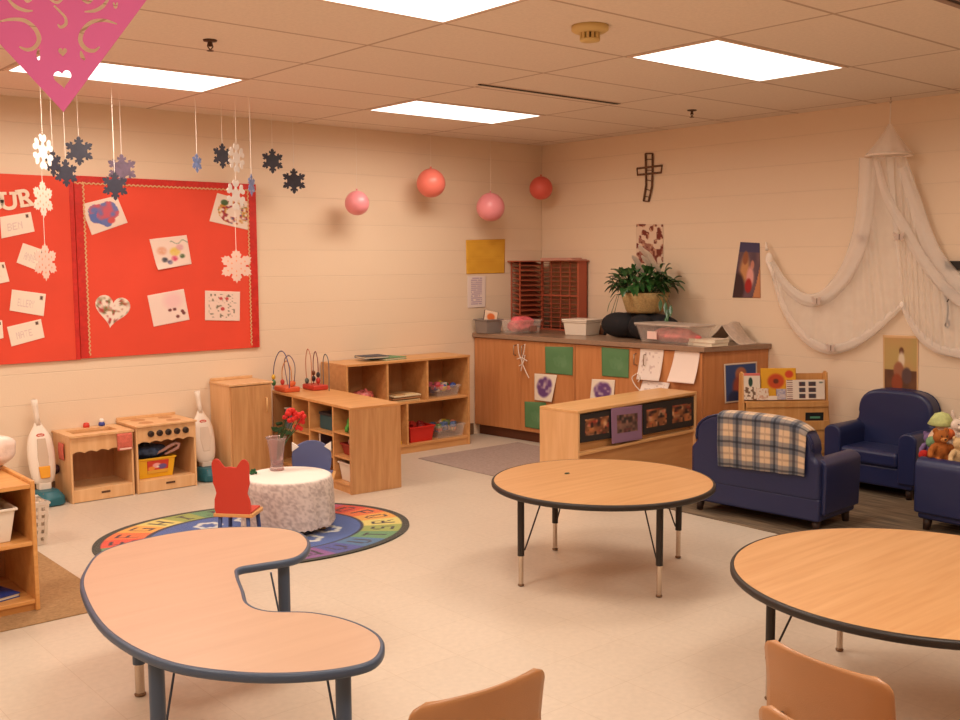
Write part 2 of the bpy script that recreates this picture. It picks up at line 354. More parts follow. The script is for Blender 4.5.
g.add(V, [(i*NT+k, i*NT+(k+1) % NT, (i+1)*NT+(k+1) % NT, (i+1)*NT+k) for i in range(NR+1) for k in range(NT)])
rug = obj('alphabet_rug', g, vmat('rug pile', .95, .1, .4, 500, .3))
a = rug.data.color_attributes.new('Col', 'FLOAT_COLOR', 'POINT')
for i, c in enumerate(Cc): a.data[i].color = lin(c)+(1,)
rug.location = (RC[0], RC[1], 0); rug.rotation_euler = (0, 0, RT)
tag(rug, 'oval blue rug with a rainbow border of alphabet letters under the lace table', 'rug')
def mat_obj(name, x0, y0, x1, y1, M, label, h=.006):
    return tag(obj(name, G().box((x0, y0, .0003), (x1, y1, h)), M, bevel=.002), label, 'rug')
mat_obj('doormat', -6.7, -2.49, -5.055, -1.29, mat('brown flat carpet', (168, 132, 94), .95, noise=.16, nscale=60, bump=.5, bscale=300, spec=.1), 'brown flat mat beneath the low wooden shelf with the white bin')
mat_obj('grey_mat', -1.93, -1.66, -.86, -.60, mat('grey mauve carpet', (168, 146, 136), .95, noise=.12, nscale=50, bump=.5, bscale=300, spec=.1), 'pale grey mauve mat in front of the wood cabinets')
M = bpy.data.materials.new('striped dark carpet'); M.use_nodes = True; nt = M.node_tree; b = nt.nodes['Principled BSDF']
tc = nt.nodes.new('ShaderNodeTexCoord'); mp = nt.nodes.new('ShaderNodeMapping'); mp.inputs['Scale'].default_value = (40, 3, 1); n = nt.nodes.new('ShaderNodeTexNoise'); n.inputs['Scale'].default_value = 1.2; n.inputs['Detail'].default_value = 4
r = nt.nodes.new('ShaderNodeValToRGB'); r.color_ramp.elements[0].color = srgb((92, 78, 66)); r.color_ramp.elements[1].color = srgb((134, 114, 92)); r.color_ramp.elements[0].position = .35; r.color_ramp.elements[1].position = .65
nt.links.new(tc.outputs['Object'], mp.inputs[0]); nt.links.new(mp.outputs[0], n.inputs['Vector']); nt.links.new(n.outputs['Fac'], r.inputs[0]); nt.links.new(r.outputs[0], b.inputs['Base Color']); b.inputs['Roughness'].default_value = .95; b.inputs['Specular IOR Level'].default_value = .1
mat_obj('carpet', -1.76, -6.6, -.02, -2.66, M, 'dark grey brown striped carpet under the blue armchairs')

# ================================================================ tables
maple = wood('pale maple laminate', (198, 162, 135), (190, 153, 127), .38, 'X', 5, 10)
oak = wood('honey oak laminate', (210, 160, 108), (196, 142, 90), .36, 'X', 6, 16)
blk = mat('black table edge', (38, 30, 26), .45)
slate = mat('slate blue enamel', (66, 80, 102), .4)
chrome = mat('chrome', (205, 190, 175), .22, 1)
def catmull(P, n=8):
    out = []; N = len(P); P = [np.array(p, float) for p in P]
    for i in range(N):
        a, b, c, d = P[i-1], P[i], P[(i+1) % N], P[(i+2) % N]
        for k in range(n):
            t = k/n; out.append(tuple(.5*((2*b)+(-a+c)*t+(2*a-5*b+4*c-d)*t*t+(-a+3*b-3*c+d)*t**3)))
    return out
def inset(P, d):
    out = []; N = len(P); ar = sum(P[i-1][0]*P[i][1]-P[i][0]*P[i-1][1] for i in range(N)); sg = 1 if ar > 0 else -1
    for i in range(N):
        t = np.array(P[(i+1) % N])-np.array(P[i-1]); t = t/(np.linalg.norm(t)+1e-9); out.append((P[i][0]-sg*t[1]*d, P[i][1]+sg*t[0]*d))
    return out
def table(name, label, cat, P, z, wm_, em_, legs, leg_m, rleg, chr_len, braces=True, centre=(0, 0), group=None, inner_r=.42):
    cx = sum(p[0] for p in P)/len(P); cy = sum(p[1] for p in P)/len(P)
    t = thing(name, label, cat, (cx, cy, 0), 0, group)
    loc = lambda a, b, d: (a-cx, b-cy, d)
    obj('tabletop', G().prism(inset(P, .009), loc, z-.024, z), wm_, t)
    N = len(P); g = G(); prof = [(.009, z-.0265), (.001, z-.026), (-.004, z-.021), (-.004, z-.006), (0, z-.0005), (.009, z+.0012)]
    rings = [inset(P, a) for a, _ in prof]; V = [(rings[k][i][0]-cx, rings[k][i][1]-cy, prof[k][1]) for k in range(len(prof)) for i in range(N)]
    nP = len(prof); g.add(V, [(k*N+i, k*N+(i+1) % N, ((k+1) % nP)*N+(i+1) % N, ((k+1) % nP)*N+i) for k in range(nP) for i in range(N)])
    obj('edge_band', g, em_, t, smooth=True)
    for (lx, ly) in legs:
        x, y = lx-cx, ly-cy; d = np.array([x-centre[0]+cx if 0 else x, y]); d = d/(np.linalg.norm(d)+1e-9)
        g = G().cyl((x, y, chr_len), (x, y, z-.027), rleg); g.lathe([(rleg+.009, z-.027), (rleg+.009, z-.031), (rleg, z-.034)], (x, y, 0), 16)
        lg = obj('leg', g, leg_m, t, auto=True)
        obj('inner_tube', G().cyl((x, y, .014), (x, y, chr_len+.01), rleg*.74), chrome, lg, auto=True)
        obj('glide', G().lathe([(rleg*.85, 0), (rleg*.95, .006), (rleg*.6, .014)], (x, y, 0.0015), 14), mat('worn brass glide', (128, 100, 76), .4, .6), lg, smooth=True)
        if braces:
            q = (x-d[0]*.13, y-d[1]*.13)
            obj('brace', G().tube([(x-d[0]*rleg, y-d[1]*rleg, z-.29), (x-d[0]*(rleg+.004), y-d[1]*(rleg+.004), z-.295), (x-d[0]*.032, y-d[1]*.032, z-.27), (q[0], q[1], z-.03)], .004, 6), leg_m, t)
    return t
def circle(c, r, n=96): return [(c[0]+r*math.cos(2*PI*k/n), c[1]+r*math.sin(2*PI*k/n)) for k in range(n)]
table('round_table', 'round honey oak activity table with thin black legs, standing before the photo shelf', 'table', circle((-3.03, -3.585), .548), .468, oak, blk,
      [(-3.491, -3.487), (-3.121, -4.029), (-2.934, -3.155), (-2.557, -3.689)], blk, .0165, .15, group='round activity tables')
table('round_table', 'large round honey oak table with black edge, plastic chairs drawn up to it', 'table', circle((-3.424, -5.412), .626), .49, oak, blk,
      [(-3.70, -5.01), (-3.095, -4.93), (-3.125, -5.885), (-3.765, -5.94)], blk, .0165, .15, group='round activity tables')
KP = [onZ(*a, .465)[:2] for a in [(82,590),(86,568),(104,550),(150,537),(205,528.5),(262,526.5),(297,531),(309.5,543),(298,557),(262,564),(240,568),(237.5,575),(243,590),(248,603),(268,610.5),(312,612),(350,620),(378,634),(382.5,650),(366,664),(310,673),(235,673),(160,660),(105,629)]]
q = onZ(567, 473.5, .47); tag(obj('paper_scrap', G().lathe([(.012, 0), (.010, .003), (1e-7, .004)], (q[0], q[1], .4705), 10, 1.5, .8), mat('dark scrap', (60, 70, 50), .7)), 'tiny dark scrap lying on the round table before the photo shelf', 'scrap')
kp = catmull(KP, 6)
table('kidney_table', 'kidney shaped pale maple table with slate blue edge and legs', 'table', [(p[0], p[1]) for p in kp], .465, maple, slate,
      [tuple(onZ(156, 660, .43)[:2]), tuple(onZ(343, 668, .43)[:2]), (-4.88, -3.68), (-5.374, -3.50)], slate, .0225, .12)

# ================================================================ lace table for the children
TH = .318; TC = tuple(onZ(287.5, 474, TH+.01)[:2]); TR = .248
wdm = wood('varnished play wood', (224, 170, 108), (206, 146, 84), .4, 'X', 8, 14)
t = thing('play_table', 'small low round play table hidden under the white lace cloth', 'table', (TC[0], TC[1], .008))
obj('tabletop', G().lathe([(TR-.02, TH-.035), (TR-.02, TH-.012)], seg=40), wdm, t)
for k in range(4):
    a = PI/4+k*PI/2; obj('leg', G().cyl((.2*math.cos(a), .2*math.sin(a), 0), (.2*math.cos(a), .2*math.sin(a), TH-.035), .02), wdm, t, smooth=True)
random.seed(4)
def lace_col(a, h):
    n = vn(a*22, h*24); m2 = vn(a*30.5+5, h*34)
    return mix((224, 208, 200), (184, 166, 160), max(0, min(1, (n*.6+m2*.6-.45)*2.2)))
g = G(); V = []; Cl = []; NT, NH = 200, 44
for j in range(NH+1):
    h = j/NH
    for k in range(NT):
        a = 2*PI*k/NT
        if h < .35: r = TR*h/.35; z = TH+.001-.004*(h/.35)**8; c = (244, 234, 224)
        else:
            u = (h-.35)/.65; fold = .5*math.sin(11*a+.7)+.3*math.sin(17*a+2)+.2*math.sin(5*a)
            r = TR+.005+.010*min(1, u*6)+.004*u+fold*.014*u; z = TH-.004-u*(TH-.042); c = lace_col(a*TR/.3, u)
            if j == NH: z += .004*math.sin(44*a)
        V.append((r*math.cos(a), r*math.sin(a), z)); Cl.append(c)
g.add(V, [(j*NT+k, j*NT+(k+1) % NT, (j+1)*NT+(k+1) % NT, (j+1)*NT+k) for j in range(NH) for k in range(NT)])
cl = obj('tablecloth', g, vmat('white lace cloth', .9, .2, .5, 260), smooth=True)
a = cl.data.color_attributes.new('Col', 'FLOAT_COLOR', 'POINT')
for i, c in enumerate(Cl): a.data[i].color = lin(c)+(1,)
cl.location = (TC[0], TC[1], .008); tag(cl, 'white lace tablecloth hanging to the floor over the small play table', 'tablecloth')
# vase
p = onZ(277, 470, TH+.01)
VX, VY = p[0], p[1]
glass = mat('iridescent pink glass', (226, 196, 196), .12, trans=.75, ior=1.3, alpha=.75)
t = thing('vase', 'tall flared pinkish glass vase on the lace tablecloth', 'vase', (VX, VY, TH+.012))
obj('body', G().lathe([(.042, 0), (.044, .004), (.037, .02), (.038, .06), (.046, .13), (.056, .18), (.064, .197), (.061, .197), (.053, .18), (.043, .13), (.034, .06), (.033, .02), (1e-7, .018)], seg=32), glass, t, smooth=True)
obj('pebbles', G().lathe([(.03, .021), (.032, .05), (.02, .056), (1e-7, .058)], seg=20), mat('mauve glass beads', (150, 110, 116), .3, noise=.4, nscale=90), t, smooth=True)
tag(t.children[-1] if t.children else t, None, None)
red = mat('red silk petals', (214, 40, 34), .6); grn = mat('dark green leaves', (40, 72, 36), .55); stem_m = mat('green stem', (60, 84, 44), .6)
fx = thing('flower_bouquet', 'bunch of red silk flowers with green leaves standing in the vase', 'flowers', (VX, VY, TH+.05))
random.seed(3); g = G(); gp = G(); gl = G()
def fl(x, y): w = onZ(x, y, 0); d = ray(x, y); d = d/(d @ _fw); D = (np.array([VX, VY, 0])-CAM) @ _fw; return CAM+d*(D+random.uniform(-.05, .03))-np.array([VX, VY, TH+.05])
for (x, y, r) in [(290, 412, 5), (297, 415, 5), (301, 421, 4), (292, 420, 4.5), (298, 428, 4.5), (302, 415, 4), (286, 417, 3.5)]:
    c = fl(x, y); rr_ = r/1028*6.2
    for k in range(6):
        a = k*PI/3+random.random(); gp.ball((c[0]+rr_*.6*math.cos(a), c[1]+rr_*.5*math.sin(a), c[2]+rr_*.5*random.uniform(-.8, .8)), rr_*.55, seg=8, rings=6)
    g.tube([(0, 0, 0), (c[0]*.35, c[1]*.35, .12), tuple(c)], .0025, 5)
for (x, y) in [(284, 428), (281, 433), (288, 432), (283, 424), (291, 434), (279, 431), (286, 420)]:
    c = fl(x, y)
    for k in range(2):
        e = c+np.array([random.uniform(-.05, .03), random.uniform(-.04, .04), random.uniform(-.02, .03)]); m_ = (c+e)/2; s_ = np.array([.012, -.008, .012])
        gl.add([tuple(c), tuple(m_+s_), tuple(e), tuple(m_-s_)], [(0, 1, 2, 3)])
    g.tube([(0, 0, 0), (c[0]*.4, c[1]*.4, .1), tuple(c)], .002, 5)
obj('stem', g, stem_m, fx); obj('petals', gp, red, fx, smooth=True); obj('leaves', gl, grn, fx, solid=.002)
p = onZ(253, 474, TH+.01)
t = thing('toy_frog', 'tiny dark green toy on the lace tablecloth near the vase', 'toy', (p[0], p[1], TH+.010))
g = G().ball((0, 0, .014), .016, 1.1, .9, .85).ball((.004, -.012, .026), .008).ball((-.01, -.01, .026), .007).ball((.016, -.006, .007), .008).ball((-.016, -.006, .007), .008)
obj('body', g, mat('toy green', (30, 84, 46), .5), t, smooth=True)
# bear chairs
def bear_chair(name, label, loc, rz, col, inner, legc, H=.47):
    t = thing(name, label, 'chair', loc, rz, 'bear shaped play chairs')
    cm = mat(name+' paint'+str(col), col, .4); lm = mat('chair leg paint'+str(legc), legc, .5)
    # outline of the back panel: hips, waist, head with two round ears
    P = [(-.125, .215), (.125, .215), (.14, .26), (.135, .31), (.118, .345), (.128, .375), (.14, .40), (.138, .425)]
    P += [(.105+.038*math.cos(a), H-.038+.038*math.sin(a)) for a in [math.radians(q) for q in (-10, 20, 50, 80, 110, 140)]]
    P += [(.045, H-.045), (0, H-.042), (-.045, H-.045)]
    P += [(-.105+.038*math.cos(a), H-.038+.038*math.sin(a)) for a in [math.radians(q) for q in (40, 70, 100, 130, 160, 190)]]
    P += [(-.138, .425), (-.14, .40), (-.128, .375), (-.118, .345), (-.135, .31), (-.14, .26)]
    if inner:
        P = [(-.11, .215), (.11, .215), (.122, .28), (.124, H-.10)]+[(.124*math.cos(k*PI/14), H-.10+.10*math.sin(k*PI/14)) for k in range(1, 14)]+[(-.124, H-.10), (-.122, .28)]
    lean = lambda a, b, d: (a, .125+d+(b-.2)*.12, b)
    bk = obj('backrest', G().prism(P, lean, 0, .018), cm, t, bevel=.004)
    if inner:
        for s in (-1, 1):
            obj('ear', G().prism([(s*.078, H-.038), (s*.122, H-.012), (s*.122, H-.068)], lean, -.004, .022), mat('white ear paint', (240, 228, 214), .5), bk)
    obj('seat', G().prism([(-.14, -.13), (.14, -.13), (.15, -.1), (.15, .15), (-.15, .15), (-.15, -.1)], lambda a, b, d: (a, b, d), .215, .235), mat('birch ply seat', (214, 160, 100), .45), t, bevel=.005)
    obj('seat_cushion', G().prism([(-.125, -.115), (.125, -.115), (.135, .12), (-.135, .12)], lambda a, b, d: (a, b, d), .2352, .245), cm, t, bevel=.006)
    for sx in (-1, 1):
        for sy in (-1, 1):
            obj('leg', G().cyl((sx*.125, sy*.12+(.02 if sy > 0 else 0), 0), (sx*.105, sy*.10+(.02 if sy > 0 else 0), .215), .015), lm, t, smooth=True)
    obj('side_rail', G().box((-.10, .105, .06), (.10, .125, .14)), wdm, t, bevel=.003)
    return t
p = onZ(231, 514, .24)
bear_chair('bear_chair', 'small red bear shaped chair with round ears, pushed up to the lace table', (p[0]+.072, p[1]+.045, .0085), math.radians(131), (200, 62, 48), False, (54, 74, 130), .53).scale = (.72, .62, 1)
bear_chair('bear_chair', 'small blue bear shaped chair with small white ears, behind the lace table', (-3.515, -1.60, .0085), math.radians(-36), (92, 100, 142), True, (54, 74, 130), .43)

# ================================================================ plastic chairs at the near tables
shell = mat('tan orange plastic shell', (176, 124, 80), .38, noise=.04, nscale=6, bump=.15, bscale=400, coat=.2)
steel = mat('chair steel', (150, 140, 132), .3, .9)
def plastic_chair(label, loc, rz, group=None, W=.355, H=.60, S=.30, lift=0):
    t = thing('stacking_chair', label, 'chair', loc, rz, group)
    # side profile from front lip over the seat and up the back
    prof = [(-.17, S-.03), (-.165, S-.005), (-.14, S+.002), (-.05, S-.006), (.06, S-.006), (.12, S+.004), (.150, S+.04), (.166, S+.10), (.18, S+.18), (.19, S+.25), (.197, H-.012), (.199, H)]
    prof = np.array(prof); L = np.r_[0, np.cumsum(np.hypot(*np.diff(prof, axis=0).T))]; L /= L[-1]
    def fn(u, v):
        y = np.interp(v, L, prof[:, 0]); z = np.interp(v, L, prof[:, 1])
        e = 1.0; d = (1-v)*L.shape[0]
        dl = (1-v)*.72; rc = .04                                     # rounded top corners
        w = W/2
        if dl < rc: w = W/2-rc+math.sqrt(max(0, rc*rc-(rc-dl)**2))
        dl2 = v*.72
        if dl2 < rc: w = W/2-rc+math.sqrt(max(0, rc*rc-(rc-dl2)**2))
        if .42 < v < .62: w *= 1-.10*math.sin((v-.42)/.2*PI)
        s = (u-.5)*2; x = s*w
        up = .0; 
        if v > .55: y -= .028*(s*s)*min(1, (v-.55)*4)
        else: z += .012*abs(s)**3
        return (x, y, z)
    obj('shell', G().grid(fn, 24, 60), shell, t, smooth=True, solid=.007, offs=0)
    fr = G()
    for sx in (-1, 1):
        fr.tube([(sx*.12, -.12, S-.02), (sx*.12, .10, S-.02), (sx*.125, .145, S+.03), (sx*.12, .178, S+.12)], .008, 8)
    fr.cyl((-.12, -.05, S-.02), (.12, -.05, S-.02), .007); fr.cyl((-.12, .08, S-.02), (.12, .08, S-.02), .007)
    obj('under_frame', fr, steel, t, smooth=True)
    for sx in (-1, 1):
        for sy in (-1, 1):
            lg = obj('leg', G().tube([(sx*.12, sy*.08, S-.02), (sx*.145, sy*.12, S*.5), (sx*.165, sy*.155, .015)], .009, 10), steel, t, smooth=True)
            obj('glide', G().lathe([(.012, .002), (.013, .012), (.009, .022)], (sx*.166, sy*.157, 0), 12), chrome, lg, smooth=True)
    return t
def top_edge_chair(label, a, z, rz, W, side=-1, group='tan plastic classroom chairs'):
    # one top corner of the back is at the measured point; rz is the chair's turn, its back towards +y local
    p = onZ(*a, z)[:2]; xd = np.array([math.cos(rz), math.sin(rz)]); yd = np.array([-math.sin(rz), math.cos(rz)])
    c = p-xd*(side*W/2)-yd*.199
    return plastic_chair(label, (c[0], c[1], 0), rz, group, W=W, H=z)
pa, pb = onZ(412, 715, .6), onZ(545, 672, .6)
rzA = math.atan2(pb[1]-pa[1], pb[0]-pa[0])+PI
top_edge_chair('tan plastic chair standing alone on the bare floor between the kidney and round tables', (553, 668), .6, rzA, .385)
pa, pb = onZ(762, 641, .6), onZ(893, 690, .6)
rzB = math.atan2(pb[1]-pa[1], pb[0]-pa[0])+PI
top_edge_chair('tan plastic chair with its back to us, tucked against the large round table', (757, 638), .6, rzB, .365, 1)
top_edge_chair('tan plastic chair of which only a corner of the back shows, behind another', (750, 703), .6, rzB+.0, .365, 1)

# ================================================================ wooden furniture along the back wall
W1 = wood('light maple plywood', (230, 184, 134), (218, 166, 114), .42, 'Z', 8, 10)
W2 = wood('orange maple veneer', (218, 162, 104), (202, 142, 84), .4, 'X', 8, 10)
W3 = wood('vertical birch grain', (210, 158, 106), (190, 134, 84), .42, 'Z', 9, 12)
WIN = wood('shelf back panel', (190, 134, 84), (172, 116, 70), .5, 'Z', 8, 10)
brand = mat('burnt maker mark', (84, 56, 36), .7)
# --- toy sink
SX0, SX1, SY0, SZ = -4.53, -4.115, -.335, .445
def play_unit(t, w, d, h, back=.0, front_low=.085):
    obj('side_panel', G().box((0, 0, 0), (.014, d, h-.014)), W1, t, bevel=.003)
    obj('side_panel', G().box((w-.014, 0, 0), (w, d, h-.014)), W1, t, bevel=.003)
    obj('back_panel', G().box((.014, d-.010, .02), (w-.014, d, h-.014)), WIN, t)
    obj('shelf', G().box((.014, .012, front_low-.012), (w-.014, d-.01, front_low)), W1, t, bevel=.002)
    obj('kick_board', G().box((.014, .002, .004), (w-.014, .012, front_low)), W1, t, bevel=.002)
def scallop(x0, x1, z0, z1, n, amp):
    P = [(x0, z1), (x1, z1), (x1, z0)]
    N = n*8
    for k in range(1, N): P.append((x1-(x1-x0)*k/N, z0+amp*(abs(math.sin(PI*n*k/N))-.0)))
    P.append((x0, z0)); return P
w, d = SX1-SX0, 0-SY0-.004
t = thing('play_sink', 'wooden play sink with an empty open cupboard, next to the play stove', 'toy kitchen', (SX0, SY0, 0))
play_unit(t, w, d, SZ)
g = G(); z0 = SZ-.014
bx0, bx1, by0, by1 = .05, w-.07, .08, d-.09
g.box((-.008, -.012, z0), (w+.004, by0, SZ)); g.box((-.008, by1, z0), (w+.004, d, SZ)); g.box((-.008, by0, z0), (bx0, by1, SZ)); g.box((bx1, by0, z0), (w+.004, by1, SZ))
obj('worktop', g, W1, t)
obj('basin', G().box((bx0-.01, by0-.01, z0-.05), (bx1+.01, by1+.01, z0-.044)).box((bx0-.01, by0-.01, z0-.05), (bx0, by1+.01, z0)).box((bx1, by0-.01, z0-.05), (bx1+.01, by1+.01, z0)).box((bx0, by0-.01, z0-.05), (bx1, by0, z0)).box((bx0, by1, z0-.05), (bx1, by1+.01, z0)), mat('tan basin', (206, 158, 110), .4), t)
obj('apron', G().prism(scallop(.014, w-.014, z0-.105, z0, 5, .012), lambda a, b, dd: (a, dd, b), .002, .012), W1, t)
obj('maker_plate', G().box((w*.46, 0, .045), (w*.6, .003, .058)), brand, t)
for nm, px, c in (('red', (78, 424), (208, 60, 44)), ('blue', (92, 422), (60, 70, 150))):
    q = onZ(px[0], px[1], SZ+.004)
    k = obj('tap_knob', G().lathe([(.02, SZ), (.022, SZ+.01), (.016, SZ+.03), (1e-7, SZ+.034)], (q[0]-SX0, min(d-.03, q[1]-SY0), 0), 18), mat(nm+' tap knob', c, .4), t, smooth=True)
    if nm == 'blue': k['label'] = 'blue and white knob'; obj('knob_cap', G().ball((q[0]-SX0, min(d-.03, q[1]-SY0), SZ+.034), .018, seg=14, rings=8), mat('white knob', (240, 232, 224), .4), k, smooth=True)
    else: k['label'] = 'red knob'
pot = mat('pink potholder', (206, 104, 86), .9, noise=.15, nscale=60)
tw = obj('potholder', G().grid(lambda u, v: (u*.1, -.006*math.sin(v*PI)-.002, -v*.115), 8, 8), pot, None, solid=.008, smooth=True)
tw.location = (SX0+w-.112, SY0-.012, SZ-.016); tag(tw, 'salmon pink potholder hanging on the front corner of the play sink', 'potholder')
obj('hem', G().box((0.01, -.016, -.108), (.09, -.011, -.098)), mat('pale hem', (236, 196, 180), .8), tw)
tw = obj('potholder', G().grid(lambda u, v: (-.004-.004*math.sin(v*PI), u*.09, -v*.11), 8, 8), pot, None, solid=.006, smooth=True)
tw.location = (SX0-.008, SY0+.10, SZ-.06); tag(tw, 'pink potholder hanging on the side of the play sink, towards the vacuum', 'potholder')
# --- toy stove
TX0, TX1, TY0, TZ = -4.10, -3.672, -.345, .466
w, d = TX1-TX0, -TY0-.004
t = thing('play_stove', 'wooden play stove with five black knobs and a yellow bin in its oven', 'toy kitchen', (TX0, TY0, 0))
play_unit(t, w, d, TZ)
obj('worktop', G().box((-.004, -.012, TZ-.014), (w+.006, d, TZ)), W1, t, bevel=.003)
obj('back_rail', G().box((0, d-.015, TZ), (w, d, TZ+.02)), W1, t, bevel=.003)
for (a, b) in ((.27, .3), (.73, .3), (.27, .72), (.73, .72)):
    obj('burner_ring', G().lathe([(.048, TZ+.0015), (.05, TZ+.0005), (.001, TZ+.0006), (1e-7, TZ+.0008)], (w*a, d*b, 0), 28), mat('tan burner print', (190, 132, 84), .5), t)
obj('control_panel', G().prism(scallop(.014, w-.014, TZ-.125, TZ-.014, 5, .012), lambda a, b, dd: (a, dd, b), .0, .012), W1, t)
for k in range(5):
    x = w*(.24+.145*k)
    kn = obj('knob', G().lathe([(.0215, 0), (.0215, .012), (.018, .016), (1e-7, .017)], (0, 0, 0), 20), mat('dark wooden knob', (50, 32, 22), .45), t, smooth=True)
    kn.rotation_euler = (PI/2, 0, 0); kn.location = (x, 0, TZ-.063); WM[kn] = wm(t) @ Matrix.Translation((x, 0, TZ-.063)) @ Matrix.Rotation(PI/2, 4, 'X')
    obj('pointer', G().box((-.003, -.015, .016), (.003, .012, .021)), mat('knob bar', (30, 20, 16), .5), kn)
obj('maker_plate', G().box((w*.47, -.001, .045), (w*.62, .002, .058)), brand, t)
# yellow bin with printed label
def tapered_bin(g, w, d, h, tp=.015, th=.004, rim=.008):
    o = [(-w/2+tp, -d/2+tp), (w/2-tp, -d/2+tp), (w/2-tp, d/2-tp), (-w/2+tp, d/2-tp)]; T = [(-w/2, -d/2), (w/2, -d/2), (w/2, d/2), (-w/2, d/2)]
    R = [(-w/2-rim, -d/2-rim), (w/2+rim, -d/2-rim), (w/2+rim, d/2+rim), (-w/2-rim, d/2+rim)]; I = [(-w/2+th, -d/2+th), (w/2-th, -d/2+th), (w/2-th, d/2-th), (-w/2+th, d/2-th)]; B = [(a+(th if a < 0 else -th), b+(th if b < 0 else -th)) for a, b in o]
    rings = [(o, 0), (T, h-.012), (R, h-.012), (R, h), (I, h), (B, th)]
    V = [(a, b, z) for r, z in rings for a, b in r]; F = [(3, 2, 1, 0)]
    for k in range(5): F += [(k*4+i, k*4+(i+1) % 4, (k+1)*4+(i+1) % 4, (k+1)*4+i) for i in range(4)]
    F += [(20, 21, 22, 23)]; g.add(V, F); return g
def lab(u, v):
    c = (206, 66, 46) if v < .75 else (226, 170, 60)
    c = mix(c, (240, 170, 170), blob(u, v, .45, .4, .2)); c = mix(c, (110, 90, 150), blob(u, v, .72, .5, .2)); c = mix(c, (236, 150, 60), blob(u, v, .2, .6, .16)); c = mix(c, (240, 226, 210), blob(u, v, .5, .5, .06))
    return c
bw = .285
t = thing('toy_bin', 'yellow plastic bin with a red picture label inside the play stove', 'bin', (TX0+.02+bw/2, TY0+.16, .0857))
obj('body', tapered_bin(G(), bw-.02, .21, .14), mat('yellow plastic', (238, 180, 28), .4), t, bevel=.004)
sheet('picture_label', [(-.07, -.1072, .120), (.085, -.1072, .120), (.08, -.0972, .03), (-.065, -.0972, .03)], lab, 24, parent=t, world=False, thick=.001)
random.seed(12)
g = G()
def rag(cx, cy, cz, rx, ry, rz_, seed, nu=28, nv=18):
    def fn(u, v):
        a = 2*PI*u; b = PI*v; k = 1+.28*(vn(6*u+seed, 6*v+seed)-.5)*2*(.6)+.12*math.sin(5*a+seed)*math.sin(b)
        if u > .999: a = 0; k = 1+.28*(vn(seed, 6*v+seed)-.5)*1.2+.12*math.sin(seed)*math.sin(b)
        z = cz+rz_*k*math.cos(b)
        return (cx+rx*k*math.sin(b)*math.cos(a), cy+ry*k*math.sin(b)*math.sin(a), max(.001, z) if cz > 0 else z)
    return fn
o = obj('dress_up_cloth', G().grid(rag(0, 0, 0, .115, .09, .055, 3), 30, 18), mat('crumpled blue velvet', (70, 86, 116), .8, noise=.5, nscale=25), None, smooth=True)
o.location = (TX0+.15, TY0+.165, .258); tag(o, 'crumpled dark blue cloth heaped on top of the yellow bin', 'cloth')
o = obj('hair_brush', G().tube([(0, 0, 0), (.05, 0, .02), (.10, .0, .045), (.14, 0, .06), (.165, 0, .05), (.155, 0, .025), (.12, 0, .01), (.06, 0, -.012)], [.008, .01, .012, .013, .013, .012, .01, .008], 10), mat('mauve plastic', (196, 150, 140), .4), None, smooth=True)
o.location = (TX0+.17, TY0+.075, .248); tag(o, 'mauve looped plastic handle toy sticking out over the yellow bin', 'toy')
# --- tall cupboard
t = thing('tall_cupboard', 'tall narrow wooden cupboard with one door and a slim vertical handle', 'cupboard', (-3.395, -.325, 0))
w, d, h = .34, .317, .685
obj('body', G().box((0, .018, 0), (.016, d, h-.016)).box((w-.016, .018, 0), (w, d, h-.016)).box((.016, d-.01, .03), (w-.016, d, h-.016)).box((.016, .02, .03), (w-.016, d-.01, .045)), W1, t)
obj('top', G().box((-.006, -.004, h-.016), (w+.006, d, h)), W1, t, bevel=.003)
obj('back_rail', G().box((0, d-.018, h), (w, d, h+.022)), W1, t, bevel=.004)
dr = obj('door', G().box((.012, 0, .035), (w-.012, .017, h-.02)), W3, t, bevel=.003)
hd = G().cyl((w-.055, -.016, h-.22), (w-.055, -.016, h-.12), .005); hd.cyl((w-.055, -.016, h-.22), (w-.055, .0, h-.22), .005); hd.cyl((w-.055, -.016, h-.12), (w-.055, 0, h-.12), .005)
obj('handle', hd, mat('pale wood handle', (230, 180, 120), .4), dr, smooth=True)
# --- shelf against the wall (two rows)
X0, X1, FY, H2 = -2.445, -1.205, -.375, .765
t = thing('cubby_shelf', 'wooden toy shelf against the wall with cubbies of bins, nearest the cabinets', 'shelf', (X0, FY, 0))
w, d = X1-X0, -FY-.013
th = .019
obj('side_panel', G().box((0, 0, 0), (th, d, H2-th)), W2, t, bevel=.002); obj('side_panel', G().box((w-th, 0, 0), (w, d, H2-th)), W2, t, bevel=.002)
obj('top', G().box((-.002, -.004, H2-th), (w+.002, d, H2)), W2, t, bevel=.003)
obj('back_panel', G().box((th, d-.008, .05), (w-th, d, H2-th)), WIN, t)
obj('shelf', G().box((th, .004, .405), (w-th, d-.008, .424)), W2, t, bevel=.002)
obj('bottom_shelf', G().box((th, .004, .055), (w-th, d-.008, .074)), W2, t, bevel=.002)
obj('kick_board', G().box((th, .012, 0), (w-th, .026, .055)), W2, t, bevel=.002)
dv = [onA(x, y, FY)[0]-X0 for x, y in ((388, 375), (428, 372))]
for x in dv: obj('divider', G().box((x-th/2, .004, .424), (x+th/2, d-.008, H2-th)), W2, t, bevel=.002)
dl = onA(408, 430, FY)[0]-X0
obj('divider', G().box((dl-.006, .004, .074), (dl+.012, d-.008, .405)), W2, t, bevel=.002)
SH2 = (X0, FY, w, d, dv, dl)
